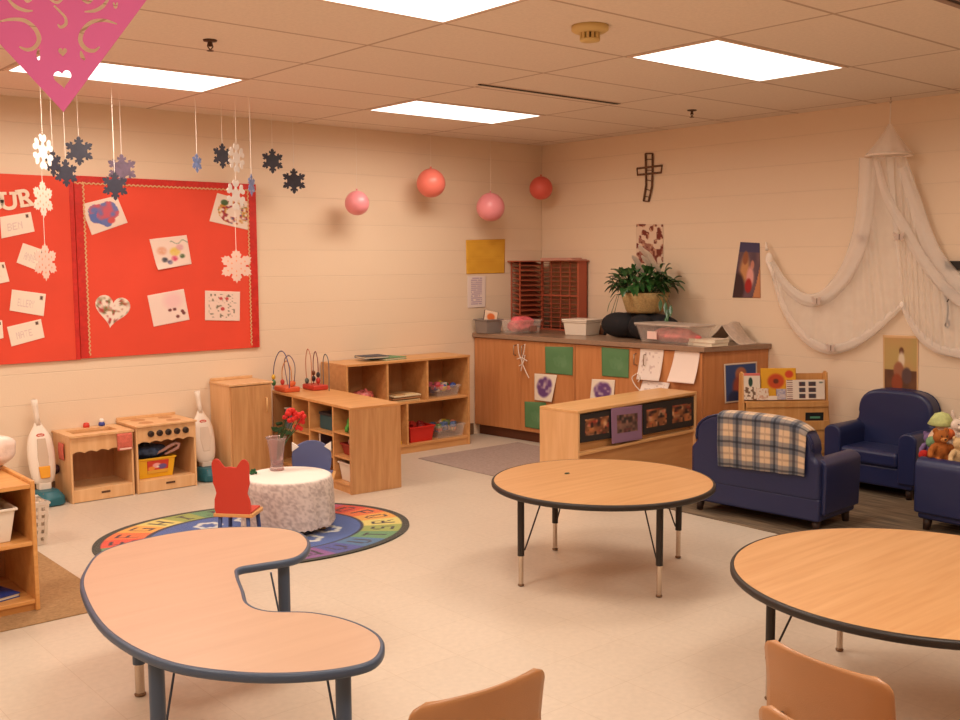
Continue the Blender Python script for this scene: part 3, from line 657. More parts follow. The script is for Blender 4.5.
# --- low shelf standing out into the room
c0 = np.array([-3.033, -1.322]); ax = np.array([-2.955, -.14])-c0; Ls = np.linalg.norm(ax); rzs = math.atan2(ax[1], ax[0])-PI/2
t = thing('book_shelf', 'low wooden shelf standing out from the wall, its cubbies facing the lace table', 'shelf', (c0[0], c0[1], 0), rzs)
w, H1 = .395, .59                         # local: x = depth (opening at x=0), y = length
obj('side_panel', G().box((0, 0, 0), (w, th, H1-th)), W3, t, bevel=.002); obj('side_panel', G().box((0, Ls-th, 0), (w, Ls, H1-th)), W3, t, bevel=.002)
obj('top', G().box((-.002, -.002, H1-th), (w+.002, Ls, H1)), W2, t, bevel=.003)
obj('back_panel', G().box((w-.010, th, .03), (w, Ls-th, H1-th)), W3, t)
dys = [.25, .60, .86]
obj('bottom_shelf', G().box((.004, th, .05), (w-.01, Ls-th, .066)), W2, t, bevel=.002)
obj('kick_board', G().box((.012, th, 0), (.024, Ls-th, .05)), W2, t)
for y in dys: obj('divider', G().box((.004, y-th/2, .066), (w-.01, y+th/2, H1-th)), W2, t, bevel=.002)
for (ya, yb, z) in ((th, dys[0], .40), (th, dys[0], .235), (dys[0], dys[1], .37), (dys[0], dys[1], .22), (dys[1], dys[2], .33), (dys[2], Ls-th, .30)):
    obj('shelf', G().box((.004, ya+(.0095 if ya > th else 0), z-.008), (w-.01, yb-(.0095 if yb < Ls-.05 else 0), z+.006)), W2, t, bevel=.002)
BS = t
def bs(x, y, z): v = wm(BS) @ Vector((x, y, z)); return (v.x, v.y, v.z)
# contents of the low shelf (turned with it)
def bsthing(name, label, cat, x, y, z, turn=0, group=None): return thing(name, label, cat, bs(x, y, z), rzs+turn, group)
def simple_box(t, sx, sy, sz, M, lidM=None, lid=.02, nm='body'):
    obj(nm, G().box((-sx/2, -sy/2, 0), (sx/2, sy/2, sz-(lid if lidM else 0))), M, t, bevel=.006)
    if lidM: obj('lid', G().box((-sx/2-.005, -sy/2-.005, sz-lid), (sx/2+.005, sy/2+.005, sz)), lidM, t, bevel=.005)
teal = mat('dark teal plastic', (44, 84, 92), .45); greyp = mat('grey blue print', (120, 124, 140), .6, noise=.5, nscale=40); whp = mat('off white plastic', (232, 218, 202), .45)
t = bsthing('storage_box', 'dark teal box on the top level of the low shelf', 'box', .20, .455, .3765); simple_box(t, .26, .22, .12, teal, mat('dark lid', (44, 48, 58), .5))
t = bsthing('paper_cup', 'white paper cup beside the dark teal box on the low shelf', 'cup', .08, .302, .3765)
obj('body', G().lathe([(.022, 0), (.031, .075), (.029, .075), (.02, .004), (1e-7, .004)], seg=20), whp, t, smooth=True); obj('rim', G().lathe([(.029, .072), (.034, .075), (.034, .079), (.029, .079)], seg=20), whp, t, smooth=True)
t = bsthing('picture_cards', 'grey and blue pack of picture cards at the far end of the low shelf', 'cards', .12, 1.02, .3065, .2); t.name = 'card_pack'
simple_box(t, .10, .17, .16, greyp, whp, .012)
t = bsthing('toy_jug', 'rounded teal jug on the middle level of the low shelf', 'jug', .15, .36, .2265)
obj('body', G().lathe([(.05, 0), (.065, .02), (.066, .07), (.05, .11), (.036, .128), (.03, .128), (.03, .12), (1e-7, .12)], seg=24), mat('teal glazed', (50, 110, 124), .35), t, smooth=True); obj('handle', G().tube([(0, .06, .09), (0, .09, .08), (0, .09, .04), (0, .062, .03)], .007, 8), MATS['teal glazed'], t, smooth=True)
t = bsthing('plush_frog', 'limp green toy on the top level of the low shelf, by its end panel', 'toy', .10, .12, .407)
obj('body', G().grid(rag(0, 0, .055, .05, .06, .055, 9), 24, 14), mat('lime green plush', (84, 150, 62), .9), t, smooth=True)
obj('limb', G().tube([(-.04, -.02, .06), (-.075, -.03, .03), (-.08, -.03, .006)], [.02, .016, .012], 10), MATS['lime green plush'], t, smooth=True)
t = bsthing('toy_basket', 'dark red basket of mixed toys on the middle level of the low shelf', 'basket', .15, .135, .2415)
obj('body', tapered_bin(G(), .2, .17, .08), mat('dark red basket', (150, 44, 34), .5), t, bevel=.003)
obj('toy_pieces', G().grid(rag(-.01, 0, .085, .075, .06, .05, 5), 24, 14), mat('red white toy fabric', (214, 150, 140), .8, noise=.7, nscale=22), t, smooth=True)
t = bsthing('storage_box', 'white open box on the bottom level of the low shelf', 'box', .13, .135, .0665); obj('body', tapered_bin(G(), .2, .17, .13), whp, t, bevel=.003)
obj('paper_insert', G().box((-.07, -.06, .006), (.07, .06, .05)), mat('cream cards', (222, 196, 160), .8), t)
t = bsthing('board_book', 'dark board book upright in the middle of the low shelf', 'book', .12, .52, .2265); simple_box(t, .15, .025, .12, mat('dark plum cover', (70, 48, 62), .5)); obj('pages', G().box((-.073, -.009, .003), (-.0765, .009, .117)), whp, t)
# bead mazes on top
def bead_maze(label, x, y, loops, beads, basec, turn=0):
    t = bsthing('bead_maze', label, 'toy', x, y, H1+.0005, turn, 'wire bead mazes'); t.scale = (1.25, 1.25, 1.75)
    obj('base', G().box((-.05, -.075, 0), (.05, .075, .022)), mat('red orange base'+str(basec), basec, .45), t, bevel=.006)
    for i, (P, c) in enumerate(loops):
        Q = catmull([P[0]]+P+[P[-1]], 6)[6:-12] if False else P
        n = 10; pts = []
        P = [np.array(p) for p in P]; PP = [P[0]]+P+[P[-1]]
        for k in range(1, len(PP)-2):
            a, b, c_, d_ = PP[k-1], PP[k], PP[k+1], PP[k+2]
            for q in range(n):
                s = q/n; pts.append(.5*((2*b)+(-a+c_)*s+(2*a-5*b+4*c_-d_)*s*s+(-a+3*b-3*c_+d_)*s**3))
        pts.append(P[-1]); obj('wire', G().tube(pts, .0026, 6), mat('wire '+str(c), c, .4), t, smooth=True)
    for (bx, by, bz, r, c) in beads: obj('bead', G().ball((bx, by, bz), r, seg=12, rings=8), mat('bead '+str(c), c, .35), t, smooth=True)
B_, R_, Y_, GN, K_ = (60, 70, 120), (190, 60, 50), (226, 180, 60), (70, 120, 70), (50, 40, 44)
bead_maze('wire bead maze with wide arches on the low shelf, nearest the tall cupboard', .07, 1.075,
  [([(-.03, -.09, .02), (-.03, -.1, .10), (-.03, -.04, .165), (-.03, .04, .165), (-.03, .11, .10), (-.03, .12, .0)], B_), ([(.0, -.06, .02), (.0, -.06, .09), (0, 0, .13), (0, .06, .09), (0, .06, .02)], (200, 130, 60)), ([(.03, -.03, .02), (.03, -.05, .11), (.03, .02, .15), (.03, .09, .12), (.03, .05, .02)], (110, 90, 110))],
  [(-.03, .118, .03, .014, GN), (-.03, .12, .055, .012, Y_), (0, .06, .035, .013, R_), (0, -.06, .035, .014, (224, 110, 60)), (.03, -.03, .035, .012, (224, 110, 60))], (214, 92, 52))
bead_maze('tall wire bead maze with narrow loops on the low shelf, beside the cubby shelf', .29, 1.045,
  [([(-.03, .05, .02), (-.03, .06, .12), (-.03, .03, .175), (-.03, -.01, .13), (-.03, -.01, .02)], (190, 120, 90)), ([(0, .02, .02), (0, .02, .12), (0, -.01, .165), (0, -.04, .12), (0, -.04, .02)], (120, 40, 60)), ([(.03, -.05, .02), (.03, -.05, .12), (.03, -.08, .155), (.03, -.12, .12), (.03, -.12, .0)], (90, 100, 110))],
  [(0, .02, .045, .013, K_), (0, .02, .07, .012, (110, 60, 30)), (0, -.04, .04, .014, R_), (-.03, .05, .035, .013, (90, 100, 90)), (0, -.04, .066, .012, K_)], (196, 60, 44))
# contents of the wall shelf
t = thing('puzzle_book', 'closed book lying on a second book, green and white cover', 'book', (0, 0, 0)); bpy.data.objects.remove(t)
def flat_book(label, px, z, sx, sy, h, rz, cover, y0=None):
    q = onZ(*px, z) if y0 is None else (onA(*px, y0)[0], y0, z)
    t = thing('picture_book', label, 'book', (q[0], q[1], z), rz)
    obj('cover', G().box((-sx/2, -sy/2, 0), (sx/2, sy/2, .003)).box((-sx/2, -sy/2, h-.003), (sx/2, sy/2, h)).box((-sx/2, sy/2-.004, .003), (sx/2, sy/2, h-.003)), mat('cover'+str(cover), cover, .45, noise=.35, nscale=25), t)
    obj('pages', G().box((-sx/2+.004, -sy/2+.004, .003), (sx/2-.004, sy/2-.004, h-.003)), mat('page edges', (226, 214, 192), .8), t); return t
flat_book('green and white picture book lying on top of the cubby shelf', (388, 357), H2+.0005, .23, .2, .018, .12, (70, 130, 84), -.2)
flat_book('dark navy picture book lying on top of the cubby shelf', (372, 357), H2+.0195, .22, .18, .018, -.1, (44, 56, 76), -.19)
def shx(x): return onA(x, 400, FY)[0]
random.seed(8)
def toy_tub(label, cx, cy, z, w, d, h, body, toys, clear=False, cat='bin'):
    t = thing('toy_tub', label, cat, (cx, cy, z))
    obj('body', tapered_bin(G(), w, d, h), body, t, bevel=.003)
    for i in range(toys[0]):
        c = toys[1][i % len(toys[1])]; r = random.uniform(.022, .04)
        x, y = random.uniform(-w/2+.04, w/2-.04), random.uniform(-d/2+.04, d/2-.04); zz = h*.55+random.uniform(0, h*.6)
        o = obj('toy_piece', G().grid(rag(x, y, max(zz*.9, r*1.3), r, r*.8, r*.8, random.uniform(0, 30)), 12, 8) if i % 2 else G().box((x-r*.8, y-r*.6, zz-r*.5), (x+r*.8, y+r*.6, zz+r*.6), random.random()), mat('toy'+str(c), c, .45), t, smooth=bool(i % 2))
        if not i % 2: o.modifiers.new('b', 'BEVEL').width = .004
    return t
clear = mat('clear plastic tub', (240, 226, 216), .2, alpha=.17)
zt, zb = .4245, .0745
g_ = [(214, 50, 44), (226, 186, 50), (230, 220, 210), (60, 80, 150), (220, 110, 130), (70, 130, 80)]
toy_tub('clear tub of bright red, yellow and blue blocks in the top corner cubby', (dv[1]+w_)/2 if False else X0+(dv[1]+(X1-X0))/2+.03, FY+.15, zt, .25, .2, .09, clear, (30, g_))
t = thing('toy_pouch', 'crumpled pink and red plastic bag of toys in the cubby shelf', 'bag', (X0+dv[0]-.16, FY+.14, zt+.0))
obj('body', G().grid(rag(0, 0, .055, .10, .075, .055, 14), 30, 18), mat('pink red film', (220, 110, 106), .35, noise=.6, nscale=26), t, smooth=True); obj('knot', G().ball((.03, -.01, .105), .016, sz=1.3), MATS['pink red film'], t, smooth=True)
xm = X0+(dv[0]+dv[1])/2
for k, (lb, c) in enumerate((('wooden puzzle board at the bottom of the pile in the middle cubby', (206, 176, 130)), ('wooden puzzle board in the middle of the pile in the middle cubby', (170, 120, 80)), ('pale wooden puzzle board on top of the pile in the middle cubby', (226, 204, 166)))):
    t = thing('puzzle_board', lb, 'puzzle', (xm+.005*k, FY+.14, zt+.019*k), .03*k-.02, 'puzzle boards in the middle cubby')
    obj('tray', G().box((-.14, -.11, 0), (.14, .11, .011)), mat('puzzle'+str(c), c, .6), t, bevel=.002)
    obj('piece', G().box((-.11, -.09, .011), (-.01, .08, .018)), mat('puzzle'+str((196, 150, 100)), (196, 150, 100), .6), t, bevel=.002); obj('piece', G().box((.01, -.08, .011), (.115, .085, .018)), mat('puzzle'+str((222, 190, 140)), (222, 190, 140), .6), t, bevel=.002)
toy_tub('solid red tub on the bottom shelf of the cubby unit', X0+dl+.17, FY+.13, zb, .25, .2, .13, mat('red tub plastic', (206, 40, 30), .4), (6, [(206, 60, 50), (150, 40, 40)]))
toy_tub('clear tub of colourful dolls and blocks beside the solid red tub', X0+dl+.48, FY+.13, zb, .29, .2, .11, clear, (30, [(226, 196, 60), (214, 70, 50), (90, 110, 150), (226, 150, 120), (120, 140, 90), (236, 220, 200)]))
o = obj('toy_block', G().box((0, 0, 0), (.06, .06, .03)), mat('toy yellow', (236, 190, 40), .4), None, bevel=.006); o.location = (X0+dl-.10, FY+.03, zb); tag(o, 'small yellow toy block in the narrow bottom compartment', 'toy')
# ================================================================ toy vacuum cleaners
def toy_vacuum(label, top, base, tank, X):
    t = thing('toy_vacuum', label, 'toy', (X, -.205, 0), 0, 'toy upright vacuum cleaners')
    wht = mat('warm white plastic', (236, 220, 204), .4); tl = mat('deep teal plastic', (34, 96, 108), .4)
    y0 = .02; zt = onA(top[0], top[1], -.12)[2]
    lean = lambda z: y0+.11*(z-.1)/.55
    bd = [(.12, .046), (.15, .068), (.20, .081), (.28, .087), (.36, .086), (.43, .073), (.47, .046), (.50, .026), (.53, .018)]
    k = zt/.665
    prof = np.array([(z*k, r) for z, r in bd])
    g = G(); NU = 28; V = []
    for z, r in prof:
        for i in range(NU):
            a = 2*PI*i/NU; V.append((r*math.copysign(abs(math.cos(a))**.8, math.cos(a)), lean(z)+.5*r*math.sin(a)*.9, z))
    n = len(prof); g.add(V, [(j*NU+i, j*NU+(i+1) % NU, (j+1)*NU+(i+1) % NU, (j+1)*NU+i) for j in range(n-1) for i in range(NU)]+[tuple(range(NU))[::-1], tuple((n-1)*NU+i for i in range(NU))])
    body = obj('body', g, wht, t, smooth=True, sub=1)
    obj('handle', G().tube([(0, lean(.50*k), .50*k), (-.002, lean(.56*k), .56*k), (-.006, lean(.61*k), .62*k), (-.012, lean(.64*k)-.01, zt)], [.018, .017, .019, .021], 14), wht, t, smooth=True)
    fr = lambda x, z, o=.0: (x, lean(z)-.038-o, z)
    if tank:
        obj('dust_window', G().prism([(-.028, .24*k), (.028, .24*k), (.034, .30*k), (.026, .42*k), (-.026, .42*k), (-.034, .30*k)], lambda a, c, d: (a, lean(c)-.036-d, c), 0, .006), mat('tinted window', (206, 182, 160), .25), body, bevel=.002)
        obj('dust_cup', G().prism([(-.03, .17*k), (.03, .17*k), (.036, .245*k), (-.036, .245*k)], lambda a, c, d: (a, lean(c)-.034-d, c), 0, .016), mat('orange yellow cup', (232, 160, 44), .4), body, bevel=.005)
    else:
        obj('dust_window', G().prism([(-.026, .22*k), (.026, .22*k), (.04, .32*k), (.03, .40*k), (-.03, .40*k), (-.04, .32*k)], lambda a, c, d: (a, lean(c)-.036-d, c), 0, .004), mat('pale window', (226, 206, 188), .3), body, bevel=.002)
    lg = obj('oval_badge', G().prism([(.026*math.cos(q*PI/10), .44*k+.011*math.sin(q*PI/10)) for q in range(20)], lambda a, c, d: (a, lean(c)-.024-d, c), 0, .006), mat('red badge', (200, 70, 52), .45), body)
    obj('badge_lettering', G().prism([(-.017, .438*k), (.017, .438*k), (.017, .443*k), (-.017, .443*k)], lambda a, c, d: (a, lean(c)-.0305-d, c), 0, .001), mat('badge cream', (240, 210, 190), .5), lg)
    obj('neck', G().box((-.04, .0, .09), (.04, .07, .14*k)), wht, t, bevel=.01)
    P = [(-.085, .06), (-.095, -.02), (-.075, -.10), (-.03, -.125), (.05, -.125), (.09, -.10), (.10, -.02), (.085, .06)]
    hd = obj('cleaner_head', G().add([(a, c, .004) for a, c in P]+[(a, c, .055) for a, c in P]+[(a*.7, c*.75+.01, .095) for a, c in P], [tuple(range(8))[::-1], tuple(range(16, 24))]+[(j*8+i, j*8+(i+1) % 8, (j+1)*8+(i+1) % 8, (j+1)*8+i) for j in range(2) for i in range(8)]), tl, t, bevel=.012, seg=3)
    obj('vent_panel', G().box((-.045, -.085, .078), (.045, -.035, .087)), mat('brown vent panel', (132, 100, 88), .5), hd, bevel=.003)
    for s in (-1, 1):
        w_ = obj('wheel', G().cyl((s*.088, .05, .027), (s*.112, .05, .027), .026, seg=18), mat('dark wheel', (30, 40, 46), .6), t, smooth=True)
    return t
toy_vacuum('white and teal toy vacuum with an orange dust cup, beside the play sink', (40, 400), (50, 492), True, -4.652)
toy_vacuum('white and teal toy vacuum standing between the play stove and the tall cupboard', (206, 391), (211, 474), False, -3.525)
o = obj('cloth_scrap', G().grid(rag(0, 0, 0, .05, .04, .038, 21), 20, 12), mat('dark plum cloth', (74, 44, 48), .8, noise=.4, nscale=40), None, smooth=True)
q = onA(61, 474, -.2); o.location = (q[0], -.07, .155); 
o.location = (-4.578, -.10, .20); tag(o, 'small dark plum scrap of cloth squeezed between the toy vacuum and play sink', 'cloth')

# ================================================================ low shelf at the edge of the brown mat
LX1, LX0, LY0, LY1, LH = -5.352, -6.28, -2.325, -1.86, .585
W4 = wood('golden birch panel', (224, 164, 96), (206, 142, 76), .4, 'X', 8, 12)
t = thing('toy_shelf', 'low golden wooden shelf on the brown mat holding a white bin', 'shelf', (LX0, LY0, .0065))
w, d, h = LX1-LX0, LY1-LY0, LH-.0065
obj('side_panel', G().box((0, 0, 0), (.02, d, h)), W4, t, bevel=.004); obj('side_panel', G().box((w-.02, 0, 0), (w, d, h+.012)), W4, t, bevel=.005)
obj('top', G().box((.02, 0, h-.022), (w-.02, d, h-.002)), W4, t, bevel=.003)
obj('back_panel', G().box((.02, d-.012, .04), (w-.02, d, h-.022)), WIN, t)
zs = onA(20, 545, LY0)[2]; z2 = onA(20, 604, LY0)[2]
obj('shelf', G().box((.02, .003, zs-.02), (w-.02, d-.012, zs)), W4, t, bevel=.003)
obj('bottom_shelf', G().box((.02, .003, z2-.02), (w-.02, d-.012, z2)), W4, t, bevel=.003)
obj('kick_board', G().box((.02, .02, 0), (w-.02, .034, z2-.02)), W4, t)
q = onA(15, 535, LY0+.06)
t = thing('storage_bin', 'white plastic bin on the upper level of the golden shelf', 'bin', (q[0]-.145, LY0+.16, zs+.007))
obj('body', tapered_bin(G(), .29, .24, .155, .02, .004, .01), whp, t, bevel=.004)
obj('contents', G().grid(rag(0, 0, .11, .12, .09, .045, 33), 24, 14), mat('beige cloth', (196, 164, 132), .8), t, smooth=True)
q = onA(17, 598, LY0+.06)
t = thing('picture_book', 'blue and black book lying on the bottom of the golden shelf', 'book', (q[0]-.13, LY0+.15, z2+.007), .25)
obj('cover', G().box((-.13, -.1, 0), (.13, .1, .004)).box((-.13, -.1, .016), (.13, .1, .02)).box((-.13, .096, .004), (.13, .1, .016)), mat('blue black cover', (34, 54, 120), .4, noise=.6, nscale=14), t); obj('pages', G().box((-.126, -.096, .004), (.126, .096, .016)), MATS['page edges'], t)
q = onZ(2, 470, LH)
t = thing('plastic_bag', 'crumpled white plastic bag of soft things on top of the golden shelf', 'bag', (q[0]-.10, q[1]+.07, LH+.003))
obj('body', G().grid(rag(0, 0, .085, .17, .13, .085, 41), 40, 24), mat('pale pink film', (236, 210, 196), .35, noise=.12, nscale=20, bump=.4, bscale=30), t, smooth=True)
obj('handle_loop', G().tube([(-.05, 0, .15), (-.03, .01, .19), (.02, .01, .19), (.04, 0, .15)], .009, 8), MATS['pale pink film'], t, smooth=True)
# white perforated basket
q = onZ(44, 545, 0)
t = thing('laundry_basket', 'tall white perforated plastic basket on the floor behind the golden shelf', 'basket', (q[0]-.085, q[1]+.10, 0))
bw_, bd_, bh_ = .24, .2, .235
g = G()
def pane(P0, P1, n):                         # wall with rows of square holes
    P0, P1 = np.array(P0), np.array(P1); rows = 5
    cols = n*2+1
    for i in range(cols):
        for j in range(rows*2+1):
            if i % 2 and j % 2: continue
            a, b = i/cols, (i+1)/cols; z0_, z1_ = bh_*j/(rows*2+1), bh_*(j+1)/(rows*2+1)
            A, B = P0+(P1-P0)*a, P0+(P1-P0)*b; f0, f1 = .86+.14*z0_/bh_, .86+.14*z1_/bh_
            g.add([(A[0]*f0, A[1]*f0, z0_), (B[0]*f0, B[1]*f0, z0_), (B[0]*f1, B[1]*f1, z1_), (A[0]*f1, A[1]*f1, z1_)], [(0, 1, 2, 3)])
cs = [(-bw_/2, -bd_/2), (bw_/2, -bd_/2), (bw_/2, bd_/2), (-bw_/2, bd_/2)]
for i in range(4): pane(cs[i], cs[(i+1) % 4], 6)
g.add([(a*.86, b*.86, .002) for a, b in cs], [(0, 1, 2, 3)])
obj('body', g, whp, t, solid=.004)
obj('rim', G().tube([(a*1.02, b*1.02, bh_) for a, b in cs], .009, 8, closed=True), whp, t, smooth=True)
for k, (x, y, r, c) in enumerate(((-.03, .0, .35, (236, 222, 206)), (.03, .02, -.2, (214, 190, 170)), (.0, -.04, .1, (206, 120, 96)))):
    tag(obj('paper_sheet', G().box((x-.07, y-.05, bh_-.03+k*.006), (x+.07, y+.05, bh_-.027+k*.006), r), mat('sheet'+str(c), c, .8), t), None, None)

# ================================================================ bulletin boards
redp = mat('bright red paper', (226, 74, 50), .7, noise=.05, nscale=3, bump=.12, bscale=9); redd = mat('crinkled dark red border', (200, 42, 34), .5, noise=.12, nscale=30, bump=.4, bscale=40)
gold = mat('cream scalloped trim', (226, 178, 130), .6)
BZ0, BZ1 = .912, 2.125; BXM = -4.325
def board(label, x0, x1, z0, z1, sides):
    t = thing('bulletin_board', label, 'bulletin board', ((x0+x1)/2, -.004, z0)); cx = (x0+x1)/2
    obj('backing', G().box((x0-cx, -.014, 0), (x1-cx, 0, z1-z0)), redp, t, bevel=.002)
    bw = .055
    S = {'top': ((x0, z1-.045), (x1, z1)), 'seam': ((x0, z0), (x0+bw, z1)), 'end': ((x1-bw-.01, z0), (x1, z1)), 'seam_end': ((x1-.03, z0), (x1, z1))}
    for s in sides:
        a, b = S[s]
        if s in ('top',):
            zz = lambda u: 0; n = int((x1-x0)/.03)
            pts = [(x0-cx+(x1-x0)*k/(n*6), -.0185, a[1]-z0-.004+.005*math.sin(k*2*PI/6)) for k in range(n*6+1)]
        elif s == 'seam_end': pts = None
        else:
            n = int((z1-z0)/.03); xx = (b[0] if s == 'seam' else a[0])-cx+(0.004 if s == 'seam' else -.004)
            pts = [(xx+.005*math.sin(k*2*PI/6), -.0185, .02+(z1-z0-.06)*k/(n*6)) for k in range(n*6+1)]
        yy = -.0188 if s == 'top' else -.018
        st = obj('border', G().box((a[0]-cx+(.001 if s != 'top' else 0), yy, a[1]-z0+(.001 if s != 'top' else 0)), (b[0]-cx-(.001 if s != 'top' else 0), -.0142, b[1]-z0-(.0015 if s != 'top' else 0))), redd, t)
        if pts: obj('scalloped_trim', G().tube(pts, .0045, 5), gold, st)
    return t
board('red paper bulletin board with big white letters and addressed envelopes', -6.1, BXM-.004, BZ0-.005, BZ1, ['seam_end'])
board("red paper bulletin board covered with children's paintings and a paper heart", BXM, -2.985, BZ0, BZ1+.01, ['top', 'seam', 'end'])
ZB = -.0206
cream = (244, 226, 208)
def ptag(o, label, cat='paper', group=None): return tag(o, label, cat, group)
def envelope(q, label, name_fn, stamp=(.86, .16)):
    def fn(u, v):
        c = cream
        if abs(u-stamp[0]) < .055 and abs(v-stamp[1]) < .10: c = (92, 66, 58) if abs(u-stamp[0]) < .04 and abs(v-stamp[1]) < .075 else (206, 180, 160)
        x, y = (u-.2)/.5, (v-.38)/.34
        if 0 < x < 1 and 0 < y < 1 and name_fn(x, y): c = (226, 198, 190)
        return c
    return ptag(sheet('envelope', [onA(*p, ZB) for p in q], fn, 100, 60, thick=.003), label, 'envelope', 'addressed envelopes on the red board')
def word(wd): return lambda x, y: glyph(wd[int(x*len(wd))], (x*len(wd) % 1)*1.25, y)
envelope([(0, 217), (30.6, 212), (34.6, 231.5), (1.5, 238.5)], 'white envelope tilted up, topmost, just below the letters', word('BEN'))
envelope([(23, 243), (46, 251), (41, 272), (16.5, 262.5)], 'white envelope tilted down, half behind the lacy hanging snowflake', word('ANNE'))
envelope([(-16, 264), (4.4, 262), (9.5, 281.5), (-12, 286)], 'white envelope cut off by the picture edge, beside the tilted one', word('JACK'), (.88, .2))
envelope([(12, 289.5), (45.8, 294), (43.6, 316.2), (9.6, 310.5)], 'white envelope hanging nearly level, second from the bottom', word('ELLERY'), (.88, .2))
envelope([(7, 327), (40.8, 319), (44.5, 337.5), (11.5, 346.5)], 'white envelope tilted up, lowest on the red board', word('NATE'))
envelope([(-14, 324), (2, 320), (3.5, 338), (-12, 342)], 'yellowed envelope sliver at the very edge of the picture, lowest', word('SAM'))
def slab_letter(ch, quad_c, h, rot, z_off):
    cu = bpy.data.curves.new('letter', 'FONT'); cu.body = ch; cu.size = h/.72; cu.extrude = .004; cu.offset = .004; cu.align_x = 'CENTER'
    o = bpy.data.objects.new('tmp', cu); COL.objects.link(o); bpy.context.view_layer.update()
    me = bpy.data.meshes.new_from_object(o.evaluated_get(bpy.context.evaluated_depsgraph_get())); bpy.data.objects.remove(o)
    # slab serifs
    bm = bmesh.new(); bm.from_mesh(me)
    xs = [v.co.x for v in bm.verts]; ys = [v.co.y for v in bm.verts]; x0, x1, y0, y1 = min(xs), max(xs), min(ys), max(ys)
    feet = {'U': [(x0, y1), (x1, y1)], 'R': [(x0+.01, y0), (x0+.0, y1), (x1, y0)], 'O': []}[ch]
    for fx_, fy_ in feet:
        sx = .027; hh = .018; cx = fx_+(.014 if fx_ < (x0+x1)/2 else -.014); yy = fy_-(hh if fy_ > (y0+y1)/2 else 0)
        vs = [bm.verts.new((cx+a*sx, yy+b*hh, c*.0036-.0)) for c in (-1, 1) for b in (0, 1) for a in (-1, 1)]
        for f in ((0, 2, 3, 1), (4, 5, 7, 6), (0, 1, 5, 4), (2, 6, 7, 3), (0, 4, 6, 2), (1, 3, 7, 5)): bm.faces.new([vs[i] for i in f])
    bmesh.ops.recalc_face_normals(bm, faces=bm.faces); bm.to_mesh(me); bm.free(); me.materials.clear(); me.materials.append(mat('white die cut letter', (244, 222, 200), .7))
    o = bpy.data.objects.new('letter', me); COL.objects.link(o)
    p = onA(*quad_c, ZB); o.rotation_euler = (PI/2, rot, 0); o.location = (p[0], ZB-.003, p[2]-h*.5*math.cos(rot)); return o
tag(slab_letter('O', (-7.5, 201), .112, .10, 0), 'white cut out letter O, mostly beyond the picture edge', 'letter', 'cut out letters on the red board')
tag(slab_letter('U', (8.8, 200.5), .112, -.05, 0), 'white cut out letter U on the red board', 'letter', 'cut out letters on the red board')
tag(slab_letter('R', (26.5, 197.5), .112, -.18, 0), 'white cut out letter R on the red board', 'letter', 'cut out letters on the red board')
def P1(u, v):
    c = (240, 216, 200); x, y = (u-.5)*2.3, (.42-v)*2.3+.25
    hrt = (x*x+y*y-.5)**3-x*x*y**3*1.2
    if hrt < .03: c = mix((206, 96, 110), (110, 120, 180), max(0, min(1, vn(u*7, v*7)*2.2-.6)))
    if abs(hrt) < .02 and u < .35: c = (96, 116, 180)
    return mix(c, (210, 90, 90), blob(u, v, .62, .75, .1))
def P2(u, v):
    c = (240, 214, 200)
    for a, b, r, k in ((.25, .42, .13, (224, 160, 130)), (.6, .5, .14, (226, 190, 80)), (.55, .72, .09, (214, 70, 110)), (.75, .38, .1, (220, 160, 170)), (.78, .68, .07, (60, 90, 50)), (.27, .72, .08, (44, 50, 66)), (.40, .82, .07, (80, 80, 120))): c = mix(c, k, blob(u, v, a, b, r, .6)*(.5+.5*vn(u*20, v*20)))
    if abs(v-.2-.05*math.sin(u*20)) < .02 and u > .5: c = (170, 170, 150)
    return c
def P3(u, v):
    c = (238, 216, 200); r = math.hypot(u-.55, v-.5)
    if .18 < r < .42 and v > .12:
        n = vn(u*16, v*16); c = mix(c, [(70, 110, 60), (200, 140, 60), (160, 50, 60), (80, 80, 110)][int(vn(u*11+9, v*11)*3.99)], min(1, max(0, (n-.35)*3)))
    return mix(c, (60, 90, 50), blob(u, v, .25, .25, .1)*.9)
def P4(u, v): return mix((238, 220, 206), [(170, 90, 60), (120, 110, 70), (180, 60, 60)][int(vn(u*9, v*9+4)*2.99)], max(0, min(1, (vn(u*13, v*13)-.55)*4)))
def P5(u, v):
    c = (240, 214, 202); c = mix(c, (236, 180, 186), blob(u, v, .65, .3, .25, .8)*.6)
    for a, b in ((.52, .58), (.65, .58), (.85, .68), (.7, .82), (.88, .75)): c = mix(c, (120, 60, 60), blob(u, v, a, b, .05))
    return c
def P6(u, v):
    c = (240, 212, 198); n = vn(u*18+3, v*18)
    if n > .68 and .1 < u < .93 and .1 < v < .9: c = mix(c, (120, 110, 90), min(1, (n-.68)*6))
    return mix(c, (196, 70, 70), max(blob(u, v, .5, .6, .06), blob(u, v, .45, .25, .05), blob(u, v, .62, .25, .05)))
